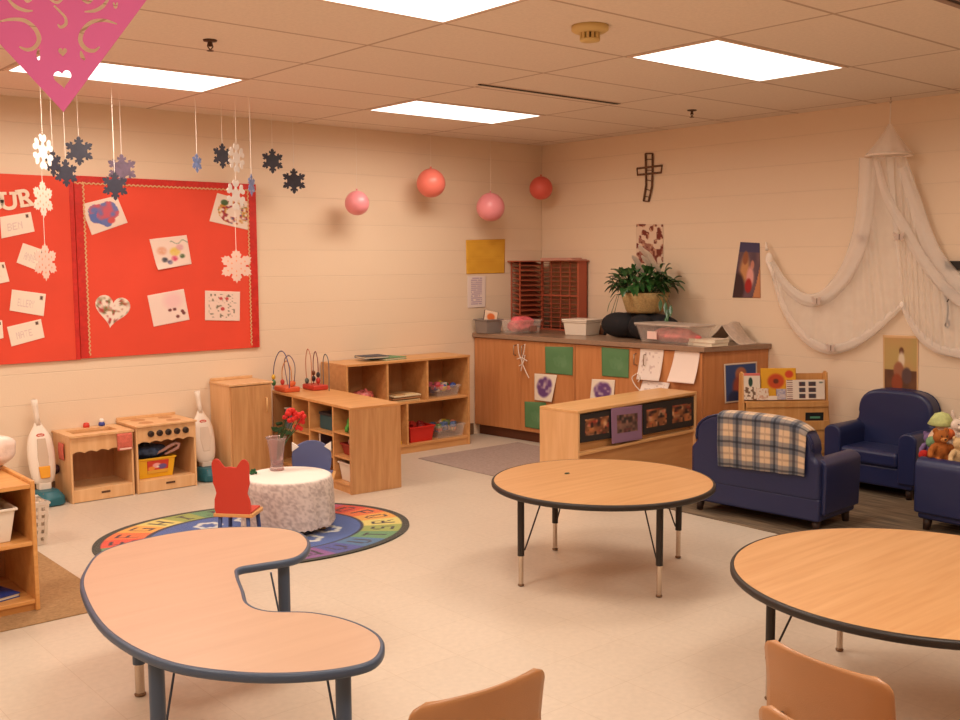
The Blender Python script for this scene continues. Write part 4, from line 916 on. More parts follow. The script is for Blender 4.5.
for q, fn, lb in (([(80.2, 204.6), (116.6, 195.6), (127.7, 222.7), (91.9, 235.2)], P1, 'painting of a blue and pink heart on tilted white paper'),
                  ([(149.3, 239.3), (186.6, 235), (191.6, 264), (157.5, 270)], P2, 'painting with yellow, pink and black blotches in the middle of the board'),
                  ([(217.2, 193), (253, 203), (247.8, 230), (209.4, 221.2)], P3, 'painting of a speckled ring of dots, partly behind white snowflakes'),
                  ([(147.3, 295.6), (183.7, 288.9), (189.5, 319.8), (153.7, 326.8)], P5, 'pale painting with a few dark dots, tilted, in the bottom row'),
                  ([(205, 290.6), (240, 291.8), (239.7, 321), (205, 320.3)], P6, 'square white drawing with small scattered marks, bottom row near the border')):
    tag(sheet('painting', [onA(*p, ZB) for p in q], fn, 44, thick=.002, curl=(lambda u, v: .012*max(0, v-.8)*5*(1-u)) if fn is P2 else None), lb, 'painting')
# paper heart
hc = onA(112.5, 309.5, ZB); g = G(); Vh = [(0, 0, 0)]; n = 48
hp = []
for k in range(n):
    a = 2*PI*k/n; x = 16*math.sin(a)**3; y = 13*math.cos(a)-5*math.cos(2*a)-2*math.cos(3*a)-math.cos(4*a); hp.append((x/16*.122, y/16*.122))
R_h = .12
g = G().grid(lambda u, v: (0, 0, 0), 1, 1); g = G(); NRr = 14; V = []
for i in range(NRr+1):
    for (x, y) in hp: V.append((x*i/NRr, -.0, y*i/NRr-.01*(1-i/NRr)))
g.add(V, [(i*n+k, i*n+(k+1) % n, (i+1)*n+(k+1) % n, (i+1)*n+k) for i in range(NRr) for k in range(n)])
o = obj('paper_heart', g, vmat('printed paper'), solid=.002)
a = o.data.color_attributes.new('Col', 'FLOAT_COLOR', 'POINT')
for i, v_ in enumerate(o.data.vertices): a.data[i].color = lin(P4(v_.co.x*4+.5, v_.co.z*4+.5))+(1,)
o.location = tuple(hc); o.rotation_euler = (0, math.radians(10), 0); tag(o, 'white heart cut from paper, dotted with painted spots, on the red board', 'paper heart')

# ================================================================ papers on the other walls
def yel(u, v): return mix((232, 178, 60), (214, 152, 44), .6*vn(u*6, v*8)+.4*(1 if (v*14) % 1 < .12 else 0)*.5)
tag(sheet('poster', [onA(466, 240, -.004), onA(505, 239, -.004), onA(504.5, 273, -.004), onA(466.5, 274, -.004)], yel, 40, thick=.003), 'plain mustard yellow poster on the wall near the room corner', 'poster')
def lst(u, v):
    c = (234, 216, 208)
    if .18 < u < .8 and .06 < v < .92 and (v*16) % 1 < .35 and vn(u*20, int(v*16)*3.1) > .25: c = (176, 150, 176)
    return c
tag(sheet('notice', [onA(467.5, 276, -.004), onA(486, 276, -.004), onA(485.5, 307, -.004), onA(467.5, 308, -.004)], lst, 30, 64, thick=.002), 'white sheet with a handwritten list, below the mustard yellow poster', 'notice')
def puz(u, v):
    n = vn(u*7, v*9); m_ = vn(u*15+7, v*17); c = (120, 50, 36) if n > .5 else (226, 196, 170)
    if v > .35: c = mix(c, (232, 206, 184), .35*(m_ > .4))
    if n > .5 and m_ > .7: c = (200, 150, 120)
    return c
tag(sheet('poster', [onB(636.5, 224, -.004), onB(663, 224.5, -.004), onB(663, 264, -.004), onB(636.5, 263, -.004)], puz, 40, 60, thick=.003), 'maroon and cream patterned poster above the potted plant', 'poster')
def gen1(u, v):
    c = mix((86, 66, 80), (130, 96, 96), vn(u*4, v*4))
    if v < .18: c = (72, 64, 96)
    c = mix(c, (200, 140, 90), blob(u, v, .35, .5, .2, .8, 1, 1.3)); c = mix(c, (150, 90, 60), blob(u, v, .35, .28, .12))
    c = mix(c, (196, 130, 110), blob(u, v, .68, .40, .08)); c = mix(c, (226, 160, 150), blob(u, v, .6, .62, .15, .5, 1, 1.2)); c = mix(c, (170, 40, 34), blob(u, v, .55, .78, .13))
    c = mix(c, (66, 40, 40), blob(u, v, .1, .85, .3)); 
    if u+v*.5 > 1.22: c = mix((214, 150, 100), (196, 128, 84), v)
    return c
tag(sheet('poster', [onB(740.5, 242, -.004), onB(759.5, 243, -.004), onB(760.5, 298, -.004), onB(732.5, 297.5, -.004)], gen1, 34, 60, thick=.003), 'tall poster of seated figures in dusky colours beside the white drapery', 'poster')
def gen2(u, v):
    bd = min(u, 1-u, v, 1-v)
    if bd < .05: return (222, 178, 130)
    c = mix((186, 160, 96), (196, 150, 96), vn(u*3, v*3)) if v < .6 else mix((120, 76, 46), (92, 58, 40), vn(u*6, v*6))
    c = mix(c, (110, 66, 44), blob(u, v, .53, .27, .07)); c = mix(c, (226, 204, 176), blob(u, v, .53, .42, .09, .5, 1, 1.5)); c = mix(c, (160, 100, 70), blob(u, v, .45, .6, .15)); c = mix(c, (150, 70, 40), blob(u, v, .4, .82, .16)); c = mix(c, (96, 70, 66), blob(u, v, .68, .68, .14))
    return c
tag(sheet('poster', [onB(883, 335, -.004), onB(918.5, 336, -.004), onB(918, 396, -.004), onB(883.5, 392, -.004)], gen2, 40, 60, thick=.003), 'brown and olive poster of a robed figure, hanging over the blue armchair', 'poster')
# cross of bent twigs
t = thing('wall_cross', 'dark wooden cross with a curved foot hanging high on the wall', 'cross', tuple(onB(649, 176, -.012)))
cw = mat('dark twig wood', (112, 76, 52), .7, noise=.35, nscale=60); cc = onB(649, 176, -.012)
def onc(x, y): q = onB(x, y, -.012)-cc; return (0, q[1], q[2])
L_ = [onc(645.5, 153.5), onc(645.8, 170), onc(646, 185), onc(643.5, 201)]; R_ = [onc(652.5, 153.5), onc(652.5, 170), onc(651.8, 187), onc(648.5, 201.5)]
def spl(P):
    P = [np.array(p) for p in P]; return [tuple(p) for p in P]
g = G().tube(L_, .0088, 7).tube(R_, .0088, 7)
for a, b in ((0, 0), (3, 3)): g.tube([L_[a], R_[b]], .006, 6)
for f in (.12, .34, .55, .75, .9):
    a = np.array([np.interp(f*3, range(4), [p[k] for p in L_]) for k in range(3)]); b = np.array([np.interp(f*3, range(4), [p[k] for p in R_]) for k in range(3)]); g.tube([a, b], .004, 6)
obj('upright', g, cw, t, smooth=True)
A, B, C_, D = onc(637, 168.5), onc(662, 165.5), onc(661, 172.5), onc(637.5, 175)
obj('crossbar', G().tube([A, B, C_, D], .0088, 7, closed=True).tube([((A[k]+B[k])/2 + (-.0 if k else -.006)) for k in range(3)] and [tuple((A[k]*.65+B[k]*.35) for k in range(3)), tuple((D[k]*.65+C_[k]*.35) for k in range(3))], .004, 6).tube([tuple((A[k]*.35+B[k]*.65) for k in range(3)), tuple((D[k]*.35+C_[k]*.65) for k in range(3))], .004, 6), cw, t, smooth=True)

# ================================================================ things hanging from the ceiling
thr = mat('white thread', (240, 226, 214), .8)
def string(parent, p0, z1, r=.0016): return obj('string', G().tube([p0, (p0[0], p0[1], z1)], r, 5), thr, parent)
def flake_outline(kind, R):
    pts = []
    for k in range(6):
        a = -k*PI/3
        if kind == 0: arm = [(-.24, .46), (-.15, .55), (-.29, .62), (-.26, .80), (-.13, .72), (-.13, .86), (0, 1.0), (.13, .86), (.13, .72), (.26, .80), (.29, .62), (.15, .55), (.24, .46)]
        elif kind == 1: arm = [(-.13, .34), (-.09, .48), (-.28, .60), (-.33, .78), (-.22, .92), (-.08, .88), (0, .80), (.08, .88), (.22, .92), (.33, .78), (.28, .60), (.09, .48), (.13, .34)]
        else: arm = [(-.22, .48), (-.30, .66), (-.2, .74), (-.2, .86), (-.08, .84), (0, 1.0), (.08, .84), (.2, .86), (.2, .74), (.30, .66), (.22, .48)]
        for (x, y) in arm: pts.append((R*(x*math.cos(a)-y*math.sin(a)), R*(x*math.sin(a)+y*math.cos(a))))
    return pts[::1]
def flake(px, dy, R, kind, M, yaw, label, group, top=None, tilt=0):
    """hanging paper snowflake: px centre in the photo, dy = distance in front of the back wall"""
    p = onA(px[0], px[1], -dy)
    t = thing('paper_snowflake', label, 'snowflake', p, 0, group)
    R *= 1.27; P = flake_outline(kind, R)
    ca, sa, ct, st = math.cos(yaw), math.sin(yaw), math.cos(tilt), math.sin(tilt)
    def pl(a, b, d): a, b = a*ct-b*st, a*st+b*ct; return (a*ca-d*sa, a*sa+d*ca, b)
    o = obj('cutout', G().prism(P, pl, -.0012, .0012), M, t)
    if kind == 2:                                        # rings of small punched diamonds
        g2 = G()
        for k in range(6):
            a = k*PI/3+.5
            for rr2 in (.3, .55): g2.prism([(R*(rr2*math.cos(a)+.05*math.cos(q*PI/2)), R*(rr2*math.sin(a)+.07*math.sin(q*PI/2))) for q in range(4)], pl, -.002, .002)
        obj('punched_pattern', g2, mat('peach show-through', (226, 150, 120), .8), o)
    string(t, (0, 0, R*.92), (HC if top is None else top)-p[2]-.001)
    return t
dk = mat('dark slate foil paper', (46, 44, 56), .5, noise=.2, nscale=40); dk2 = mat('plum foil paper', (92, 72, 88), .45, noise=.3, nscale=40)
wf = mat('white foam paper', (234, 222, 212), .7); pf = mat('blush tissue paper', (222, 186, 170), .8); bf = mat('pale blue foil', (120, 140, 190), .35, noise=.4, nscale=30)
gd, gw, gb = 'dark hanging paper snowflakes', 'white hanging paper snowflakes', 'pale blue hanging foil snowflakes'
z43 = onA(43, 164, -.75)[2]; z43b = onA(43, 211, -.75)[2]
flake((43, 152), .75, .088, 1, wf, .70, 'white paper snowflake, topmost of the string nearest the pink cutout', gw)
flake((43, 199), .75, .088, 2, pf, .70, 'blush paper snowflake beside the letters, middle of its string', gw, z43-.0)
flake((45.5, 262), .75, .088, 2, pf, .60, 'blush lacy snowflake over an envelope, lowest on its string', gw, z43b)
flake((53, 163), .65, .066, 0, dk, .6, 'dark snowflake seen nearly edge-on beside the white one', gd)
flake((79, 151), .55, .072, 0, dk, -.4, 'dark snowflake above the join of the two red boards, alone on its thread', gd)
flake((66, 173), .60, .068, 0, dk, .25, 'dark snowflake at the top edge of the red board, lowest of the dark trio', gd)
flake((122, 169), .55, .076, 0, dk2, -.3, 'plum coloured snowflake overlapping a dark one', gd)
flake((115, 186), .75, .07, 0, dk, 0, 'dark snowflake hanging just above the heart painting', gd)
flake((197, 163), .7, .05, 0, bf, .6, 'pale blue foil snowflake turned edge-on above the red board', gb)
flake((222.5, 156), .6, .068, 0, dk, .2, 'dark snowflake half behind the white pair', gd)
z236 = onA(236, 171, -.8)[2]; z236b = onA(236, 209, -.8)[2]
flake((236.5, 158), .8, .08, 1, wf, .50, 'white paper snowflake, topmost of the string before the ring painting', gw)
flake((236, 195), .8, .084, 1, wf, .45, 'white paper snowflake overlapping the speckled ring painting', gw, z236)
flake((236.5, 266), .8, .09, 2, pf, -.4, 'blush lacy snowflake hanging lowest over the red board', gw, z236b)
flake((251.5, 185), .95, .058, 0, bf, .75, 'pale blue foil snowflake seen edge-on at the board corner', gb)
flake((272.5, 161), .35, .072, 0, dk, -.1, 'dark snowflake against the bare wall, the higher of two', gd)
flake((294, 181), .25, .076, 0, dk, -.4, 'dark snowflake against the bare wall, lowest and nearest the balloons', gd)
# balloons
pk1 = mat('pink latex', (240, 150, 158), .35, coat=.15); pk2 = mat('coral latex', (240, 126, 112), .35, coat=.15); pk3 = mat('deep coral latex', (226, 100, 86), .4)
for (px, dy, rpx, M_, lb) in (((357, 203), .24, 12.2, pk1, 'small pink balloon, nearest the red board'), ((431, 183), .24, 14.4, pk2, 'coral balloon hanging highest, second from the red board'), ((490.5, 207), .24, 14.2, pk1, 'pink balloon hanging lowest, above the mustard yellow poster'), ((541, 188), .24, 11.6, pk3, 'deep coral balloon hanging in the corner of the room')):
    p = onA(px[0], px[1], -dy); R = rpx/F_PX*((p-CAM) @ _fw)
    t = thing('balloon', lb, 'balloon', p, 0, 'round balloons hung from the ceiling')
    obj('body', G().lathe([(max(1e-6, R*math.sin(PI*i/20))*(1-.04*math.cos(PI*i/20)), R*math.cos(PI*i/20)) for i in range(21)], seg=36), M_, t, smooth=True)
    obj('knot', G().lathe([(.002, R-.002), (.006, R+.006), (.010, R+.014), (1e-7, R+.014)], seg=12), M_, t, smooth=True)
    string(t, (0, 0, R+.01), HC-p[2]-.001, .0010)
# pink paper cutout near the viewer
Dp = 2.3
def pp(x, y): d = ray(x, y); return CAM+d/(d @ _fw)*Dp
tip = pp(63.5, 112); e1 = pp(152, 0)-tip; e2 = pp(0, 42)-tip
ux = _rr*1.0; uy = _uu*1.0
ux = np.array([_r[0], _r[1], 0]); uy = np.array([0, 0, 1.0])
def to2(x, y): q = pp(x, y)-tip; return (float(q @ ux), float(q @ uy))
s1 = to2(152, 0); s2 = to2(0, 42); n1 = np.array(s1)/np.hypot(*s1); n2 = np.array(s2)/np.hypot(*s2); Ls_ = .46
K1, K2 = n1*Ls_, n2*Ls_; ap = K1+K2
outline = [(0, 0), tuple(K1), tuple(ap*.9), tuple(K2)]
cu = bpy.data.curves.new('cut', 'CURVE'); cu.dimensions = '2D'; cu.fill_mode = 'BOTH'; cu.extrude = .0006
def addspl(P):
    s = cu.splines.new('POLY'); s.points.add(len(P)-1)
    for i, q in enumerate(P): s.points[i].co = (q[0], q[1], 0, 1)
    s.use_cyclic_u = True
addspl(outline)
def px2(P): return [to2(*q) for q in P]
def heart_at(cx, cy, w, h, rot=0):
    out = []
    for k in range(30):
        a = 2*PI*k/30; x = 16*math.sin(a)**3/16; y = (13*math.cos(a)-5*math.cos(2*a)-2*math.cos(3*a)-math.cos(4*a))/16
        x, y = x*math.cos(rot)-y*math.sin(rot), x*math.sin(rot)+y*math.cos(rot); out.append((cx+x*w, cy-y*h))
    return out
def swirl(P, wds):
    P = [np.array(p, float) for p in P]; PP = [P[0]]+P+[P[-1]]; pts = []
    for k in range(1, len(PP)-2):
        a, b, c, d = PP[k-1], PP[k], PP[k+1], PP[k+2]
        for q in range(6): s = q/6; pts.append(.5*((2*b)+(-a+c)*s+(2*a-5*b+4*c-d)*s*s+(-a+3*b-3*c+d)*s**3))
    pts.append(P[-1]); n = len(pts); Lf, Rt = [], []
    for i in range(n):
        tg = pts[min(n-1, i+1)]-pts[max(0, i-1)]; tg = tg/(np.hypot(*tg)+1e-9); nn = np.array([-tg[1], tg[0]]); ww = np.interp(i/(n-1), np.linspace(0, 1, len(wds)), wds)
        Lf.append(pts[i]+nn*ww); Rt.append(pts[i]-nn*ww)
    return Lf+Rt[::-1]
addspl(px2(heart_at(64, 79, 9, 10, .12)))
addspl(px2(heart_at(65, 53, 4.5, 5)))
addspl(px2(swirl([(2, 24), (14, 21.5), (28, 22.5), (38, 30), (42, 40), (38, 48), (30, 51), (22, 48)], [.6, 1.6, 2.0, 2.2, 2.4, 2.2, 1.8, .8])))
addspl(px2(swirl([(120, 26), (108, 22.5), (95, 24), (86, 32), (83, 42), (88, 50), (96, 52), (102, 48)], [.6, 1.6, 2.0, 2.2, 2.4, 2.2, 1.8, .8])))
addspl(px2(swirl([(41, 50), (40.5, 56), (41, 61)], [1, 2, .8]))); addspl(px2(swirl([(83, 52), (84, 57), (87, 61)], [.8, 2.2, .8])))
addspl(px2(swirl([(58, 8), (64, 14), (69, 20), (69, 26), (64, 29), (61, 26)], [1.0, 1.2, 1.4, 1.8, 1.6, .6])))
addspl(px2(swirl([(12, 1), (20, 9), (30, 13), (37, 13)], [1.0, 2, 1.6, .6]))); addspl(px2(swirl([(112, 2), (106, 9), (98, 13), (88, 14)], [1.2, 2, 1.8, .6])))
addspl(px2(swirl([(54, 2), (62, 5), (70, -2)], [.8, 1.6, 1.0]))); addspl(px2(swirl([(26, -4), (32, 4), (40, -2)], [.8, 1.6, 1.0]))); addspl(px2(swirl([(82, -2), (92, 5), (100, -3)], [.8, 1.6, 1.0])))
addspl(px2(swirl([(117, 5), (119, 10), (121, 5)], [.8, 1.4, .8])))
o = bpy.data.objects.new('tmp', cu); COL.objects.link(o); bpy.context.view_layer.update()
me = bpy.data.meshes.new_from_object(o.evaluated_get(bpy.context.evaluated_depsgraph_get())); bpy.data.objects.remove(o)
pm = mat('magenta pink tissue', (226, 112, 176), .7); me.materials.clear(); me.materials.append(pm)
t = thing('paper_cutout', 'large pink paper cutout with heart and swirl holes hanging point down', 'paper decoration', tip)
o = bpy.data.objects.new('cut_paper', me); COL.objects.link(o); o.parent = t
mm = Matrix.Identity(4)
nz = np.cross(ux, uy)
for i in range(3): mm[i][0] = ux[i]; mm[i][1] = uy[i]; mm[i][2] = nz[i]
o.matrix_local = mm
A2 = ap*.9
obj('string', G().tube([tuple(ux*A2[0]+uy*(A2[1]-.004)), (ux[0]*A2[0], ux[1]*A2[0], HC-tip[2]-.001)], .0012, 5), thr, t)
# ================================================================ long counter of cabinets against the side wall
CZ = .918; CYE = -2.36; CYW = -2.50
def fx(y): return -.845+.215*(-y/2.36)
fd = np.array([.215, -2.36, 0]); fd /= np.linalg.norm(fd); fn_ = np.array([fd[1], -fd[0], 0])          # along the front, out of it
def onF(x, y, o=.0): return hit(x, y, (fx(0)+fn_[0]*o, fn_[1]*o, 0), fn_)
cab = wood('orange oak veneer', (204, 138, 86), (188, 120, 70), .42, 'Z', 7, 12)
cabd = mat('dark toe kick', (104, 58, 34), .6)
grey = mat('taupe laminate worktop', (150, 120, 98), .35, noise=.08, nscale=90, coat=.2)
ys1 = onF(575, 360)[1]
units = [(-.006, ys1, 'oak veneer base cabinet in the room corner, papers and a ribbon on its doors', 520), (ys1, CYE, 'oak veneer base cabinet next to the end panel, white papers on its doors', 641)]
def onside(y, o): return (fx(0)+fd[0]*(-y/2.36*np.hypot(.215, 2.36))+fn_[0]*o, y, 0)
for (ya, yb, lb, hx) in units:
    cx, cy = -.35, (ya+yb)/2
    t = thing('base_cabinet', lb, 'cabinet', (cx, cy, 0), 0, 'base cabinets under the worktop')
    yw = CYW if yb == CYE else yb
    poly = [(fx(ya)+.02, ya), (-.004, ya), (-.004, yw), (fx(yb)+.02, yb)]
    g = G(); g.add([(a, b, z) for z in (.09, CZ-.04) for a, b in poly], [(3, 2, 1, 0), (4, 5, 6, 7)]+[(i, (i+1) % 4, 4+(i+1) % 4, 4+i) for i in range(4)])
    obj('carcass', g, cab, t, world=True)
    poly = [(fx(ya)+.06, ya), (-.004, ya), (-.004, yw), (fx(yb)+.06, yb)]
    g = G(); g.add([(a, b, z) for z in (0, .09) for a, b in poly], [(3, 2, 1, 0), (4, 5, 6, 7)]+[(i, (i+1) % 4, 4+(i+1) % 4, 4+i) for i in range(4)])
    obj('toe_kick', g, cabd, t, world=True)
    ym = onF(hx, 360)[1]
    for (a, b) in ((ya-.003, ym+.0015), (ym-.0015, yb+.003)):
        P = [(fx(a), a), (fx(a)+.019, a), (fx(b)+.019, b), (fx(b), b)]
        g = G(); g.add([(x, y, z) for z in (.095, CZ-.045) for x, y in P], [(3, 2, 1, 0), (4, 5, 6, 7)]+[(i, (i+1) % 4, 4+(i+1) % 4, 4+i) for i in range(4)])
        dr = obj('door', g, cab, t, world=True, bevel=.002)
        s = 1 if b > ym-.01 and a > ym else -1
        hy = ym+.045 if a > ym+.1 else ym-.045
        q = np.array([fx(hy), hy, 0])
        g = G().tube([tuple(q+fn_*.0+(0, 0, .745)), tuple(q+fn_*.03+(0, 0, .75)), tuple(q+fn_*.03+(0, 0, .83)), tuple(q+(0, 0, .835))], .005, 8)
        obj('handle', g, mat('brushed handle', (170, 150, 130), .35, .8), dr, world=True, smooth=True)
wt = thing('worktop', 'long taupe laminate worktop running along the side wall', 'worktop', (-.4, -1.2, CZ))
P = [(fx(0)-.022, -.004), (-.004, -.004), (-.004, CYW-.028), (fx(CYE)-.022, CYE-.028)]
g = G(); g.add([(a, b, z) for z in (CZ-.038, CZ) for a, b in P], [(3, 2, 1, 0), (4, 5, 6, 7)]+[(i, (i+1) % 4, 4+(i+1) % 4, 4+i) for i in range(4)])
obj('slab', g, grey, wt, world=True, bevel=.003)
g = G(); g.add([(x, y, z) for z in (CZ+.0, CZ+.0) for x, y in P], [])
# papers taped on the doors
def fsheet(name, q, fn, lb, cat='paper', n=30, curl=None, group=None): return tag(sheet(name, [onF(*p, .0055) for p in q], fn, n, thick=.0015, curl=curl), lb, cat, group)
def grn_(u, v): return mix((84, 126, 80), (98, 138, 94), vn(u*3, v*3)+(.5 if blob(u, v, .55, .5, .25)*vn(u*14, v*14) > .3 else 0))
gg = 'green papers on the cabinet doors'
fsheet('green_paper', [(545, 346.5), (573, 347), (572.5, 375.5), (545.5, 373)], grn_, 'green paper high on the corner cabinet, nearest the hanging ribbon', group=gg)
fsheet('green_paper', [(524.5, 401.5), (546, 402.5), (546, 430.5), (525, 427)], grn_, 'green paper low on the corner cabinet, touching the photo shelf', group=gg)
fsheet('green_paper', [(601.5, 347), (629, 349.5), (628.5, 378), (602, 376)], grn_, 'green paper on the cabinet next to the white sheets', group=gg)
def pur(s): return lambda u, v: mix((232, 216, 196), (104, 66, 120), min(1, blob(u, v, .5, .48, .36, .35)*(1.5*vn(u*8+s, v*8+s)+.25)))
gp_ = 'purple paintings on the cabinet doors'
fsheet('purple_painting', [(534.5, 373.5), (557, 375), (553, 402), (534.5, 400)], pur(0), 'purple blotch painting with a torn corner, below the first green paper', 'painting', group=gp_, curl=lambda u, v: .02*u*v)
fsheet('purple_painting', [(592, 379), (615, 380), (614, 403), (590.5, 402)], pur(9), 'purple blotch painting just above the photo shelf', 'painting', group=gp_, curl=lambda u, v: .01*v)
def whs(s): return lambda u, v: mix((238, 222, 212), (196, 170, 164), .8 if vn(u*12+s, v*16) > .72 and .1 < u < .9 and .1 < v < .8 else 0)
fsheet('drawing_sheet', [(640.5, 348.5), (664, 349), (661, 381), (638.5, 379)], whs(3), 'white sheet with faint pencil scribbles, the one nearest the green paper', group='white sheets on the cabinet doors', curl=lambda u, v: .03*v*v)
fsheet('drawing_sheet', [(675, 350.5), (700, 351.5), (697, 383.5), (670, 381)], lambda u, v: (240, 222, 212), 'blank white sheet curling at the cabinet corner', group='white sheets on the cabinet doors', curl=lambda u, v: .045*v*v)
fsheet('drawing_sheet', [(643, 380), (670, 383), (669, 394), (641.5, 394.5)], whs(7), 'small white slip curling above the photo shelf', group='white sheets on the cabinet doors', curl=lambda u, v: .04*v)
# ribbons on the handles
def ribbon(lb, strands):
    q0 = onF(*strands[0][0], .035); t = thing('ribbon', lb, 'ribbon', q0)
    for k, S in enumerate(strands):
        pts = [onF(x, y, .035+.004*k)-q0 for x, y in S]; P = []; PP = [pts[0]]+pts+[pts[-1]]
        for i in range(1, len(PP)-2):
            for qq in range(5):
                s = qq/5; a, b, c, d = PP[i-1], PP[i], PP[i+1], PP[i+2]; P.append(.5*((2*b)+(-a+c)*s+(2*a-5*b+4*c-d)*s*s+(-a+3*b-3*c+d)*s**3))
        P.append(pts[-1]); obj('strand', G().tube(P, .0045, 6), mat('white ribbon', (230, 214, 200), .6), t, smooth=True)
    return t
ribbon('white knotted ribbon hanging from the corner cabinet handles', [[(518, 344), (519, 354), (522, 362), (521, 371)], [(525, 344), (524, 352), (522, 361), (526, 372), (529, 378)], [(517, 359), (522, 358), (527, 361)], [(519, 366), (523, 363), (525, 355)]])
ribbon('white looped ribbon hanging beside the white sheets', [[(636, 374), (632, 378), (635, 385), (640, 391), (641, 396)], [(637, 373), (640, 378), (638, 382)]])
# end panel poster
def ep(u, v):
    bd = min(u, 1-u, v, 1-v)
    if bd < .05: return (226, 206, 186)
    c = (58, 78, 130); c = mix(c, (176, 110, 80), blob(u, v, .5, .28, .17)); c = mix(c, (160, 74, 56), blob(u, v, .5, .62, .25, .4, 1, 1.3)); c = mix(c, (196, 150, 110), blob(u, v, .6, .55, .1)); c = mix(c, (50, 54, 90), blob(u, v, .3, .9, .2)); return c
ye = CYE-.004; ne = np.array([CYW-CYE, -(0-fx(CYE)), 0]); ne = np.array([(CYW-CYE), fx(CYE), 0]); ne /= np.linalg.norm(ne)
def onE(x, y): return hit(x, y, np.array([fx(CYE), CYE, 0])+(ne if ne[1] < 0 else -ne)*.005, ne)
tag(sheet('poster', [onE(724, 364), onE(757, 361.5), onE(757, 400), onE(725, 403.5)], ep, 40, thick=.002), 'blue framed picture of a robed figure on the cabinet end panel', 'poster')

# ---------------------------------------------------------------- things on the worktop
CT = CZ+.0008
q = onA(490, 331, -.16)
t = thing('storage_bin', 'small grey plastic bin in the corner of the worktop holding a picture book', 'bin', (q[0], -.14, CT))
obj('body', tapered_bin(G(), .19, .17, .125), mat('grey plastic', (140, 128, 122), .5), t, bevel=.004)
def orng(u, v): return mix(mix((236, 206, 180), (222, 110, 50), blob(u, v, .5, .5, .3)), (60, 40, 40), 1 if v > .9 else 0)
bk = thing('picture_book', 'picture book with an orange cover propped up in the grey bin', 'book', (q[0]+.0, -.15, CT+.05))
obj('cover', G().box((-.065, -.006, 0), (.065, .006, .15)), mat('brown cover', (90, 64, 56), .5), bk, bevel=.002)
sheet('cover_picture', [(-.06, -.0075, .147), (.06, -.0075, .147), (.06, -.0075, .04), (-.06, -.0075, .04)], orng, 20, parent=bk, world=False, thick=.001)
bk.rotation_euler = (math.radians(-12), math.radians(12), math.radians(-25))
q = onA(520, 331, -.34)
t = thing('storage_tub', 'clear tub full of pink things beside the grey bin', 'tub', (q[0], -.36, CT))
obj('body', tapered_bin(G(), .30, .2, .12), clear, t, bevel=.004)
obj('contents', G().grid(rag(0, 0, .078, .132, .088, .066, 51), 30, 18), mat('hot pink fabric', (236, 100, 108), .7, noise=.45, nscale=22), t, smooth=True)
obj('label_patch', G().box((.0, -.108, .02), (.085, -.1035, .065)), mat('brown label', (150, 104, 90), .7), t)
dr_ = mat('dark red rack', (176, 88, 62), .45)
t = thing('paper_rack', 'dark red wire paper rack standing in the corner on the worktop', 'rack', (-.3, -.2, CT))
xL, xR = -.405, -.02; zt_ = 1.545
g = G().box((xL, -.135, CT), (xL+.010, -.125, zt_)).box((xL, -.022, CT), (xL+.010, -.012, zt_)).box((-.125, -.135, CT), (-.105, -.115, zt_)).box((xL, -.135, CT), (-.105, -.012, CT+.012))
obj('side_frame', g, dr_, t, world=True)
g = G()
for k in range(13):
    z = CT+.04+k*.046; g.add([(xL+.012, -.135, z), (-.11, -.135, z-.004), (-.11, -.02, z+.03), (xL+.012, -.02, z+.03), (xL+.012, -.135, z+.006), (-.11, -.135, z+.002), (-.11, -.02, z+.036), (xL+.012, -.02, z+.036)], [(0, 1, 2, 3), (7, 6, 5, 4), (0, 4, 5, 1), (1, 5, 6, 2), (2, 6, 7, 3), (3, 7, 4, 0)])
obj('slat', g, dr_, t, world=True)
yR = -.61
g = G().box((-.13, yR, CT), (-.02, yR+.022, zt_)).box((-.13, yR, CT), (-.02, -.135, CT+.014)).box((-.132, yR, 1.23), (-.12, -.135, 1.242))
for yy in (-.25, -.37, -.49): g.box((-.124, yy-.005, CT), (-.116, yy+.005, zt_))
obj('frame', g, dr_, t, world=True)
g = G()
for k in range(15):
    z = CT+.035+k*.041; g.box((-.128, yR+.02, z), (-.03, -.135, z+.005))
obj('grille', g, dr_, t, world=True)
obj('back_panel', G().box((-.028, yR, CT), (-.022, -.13, zt_)), mat('rack backing', (226, 180, 142), .7), t, world=True)
obj('top_board', G().box((xL-.04, -.15, zt_), (-.09, -.01, zt_+.010)).box((-.16, yR-.015, zt_), (-.01, -.15, zt_+.010)), dr_, t, world=True)
tag(obj('paper_pile', G().box((-.20, -.60, zt_+.0115), (-.02, -.20, zt_+.022)).box((-.17, -.55, zt_+.022), (-.03, -.16, zt_+.034)), mat('pinkish papers', (206, 150, 132), .8)), 'flat pile of pinkish papers on top of the red rack', 'papers')
q = onB(579, 331, -.42)
t = thing('lidded_box', 'white plastic box with a lid beside the red rack', 'box', (-.36, q[1]+.02, CT), math.radians(8))
obj('body', tapered_bin(G(), .22, .24, .12, .012), whp, t, bevel=.004); obj('lid', G().box((-.122, -.132, .1205), (.122, .132, .137)), whp, t, bevel=.005)
q = onB(598.5, 329, -.25)
t = thing('jar', 'small brown jar behind the white lidded box', 'jar', (-.2, q[1], CT))
obj('body', G().lathe([(.03, 0), (.034, .01), (.034, .055), (.026, .066)], seg=20), mat('brown jar', (120, 74, 46), .4), t, smooth=True); obj('lid', G().lathe([(.028, .066), (.028, .08), (1e-7, .082)], seg=20), mat('jar lid', (166, 110, 70), .5), t, smooth=True)
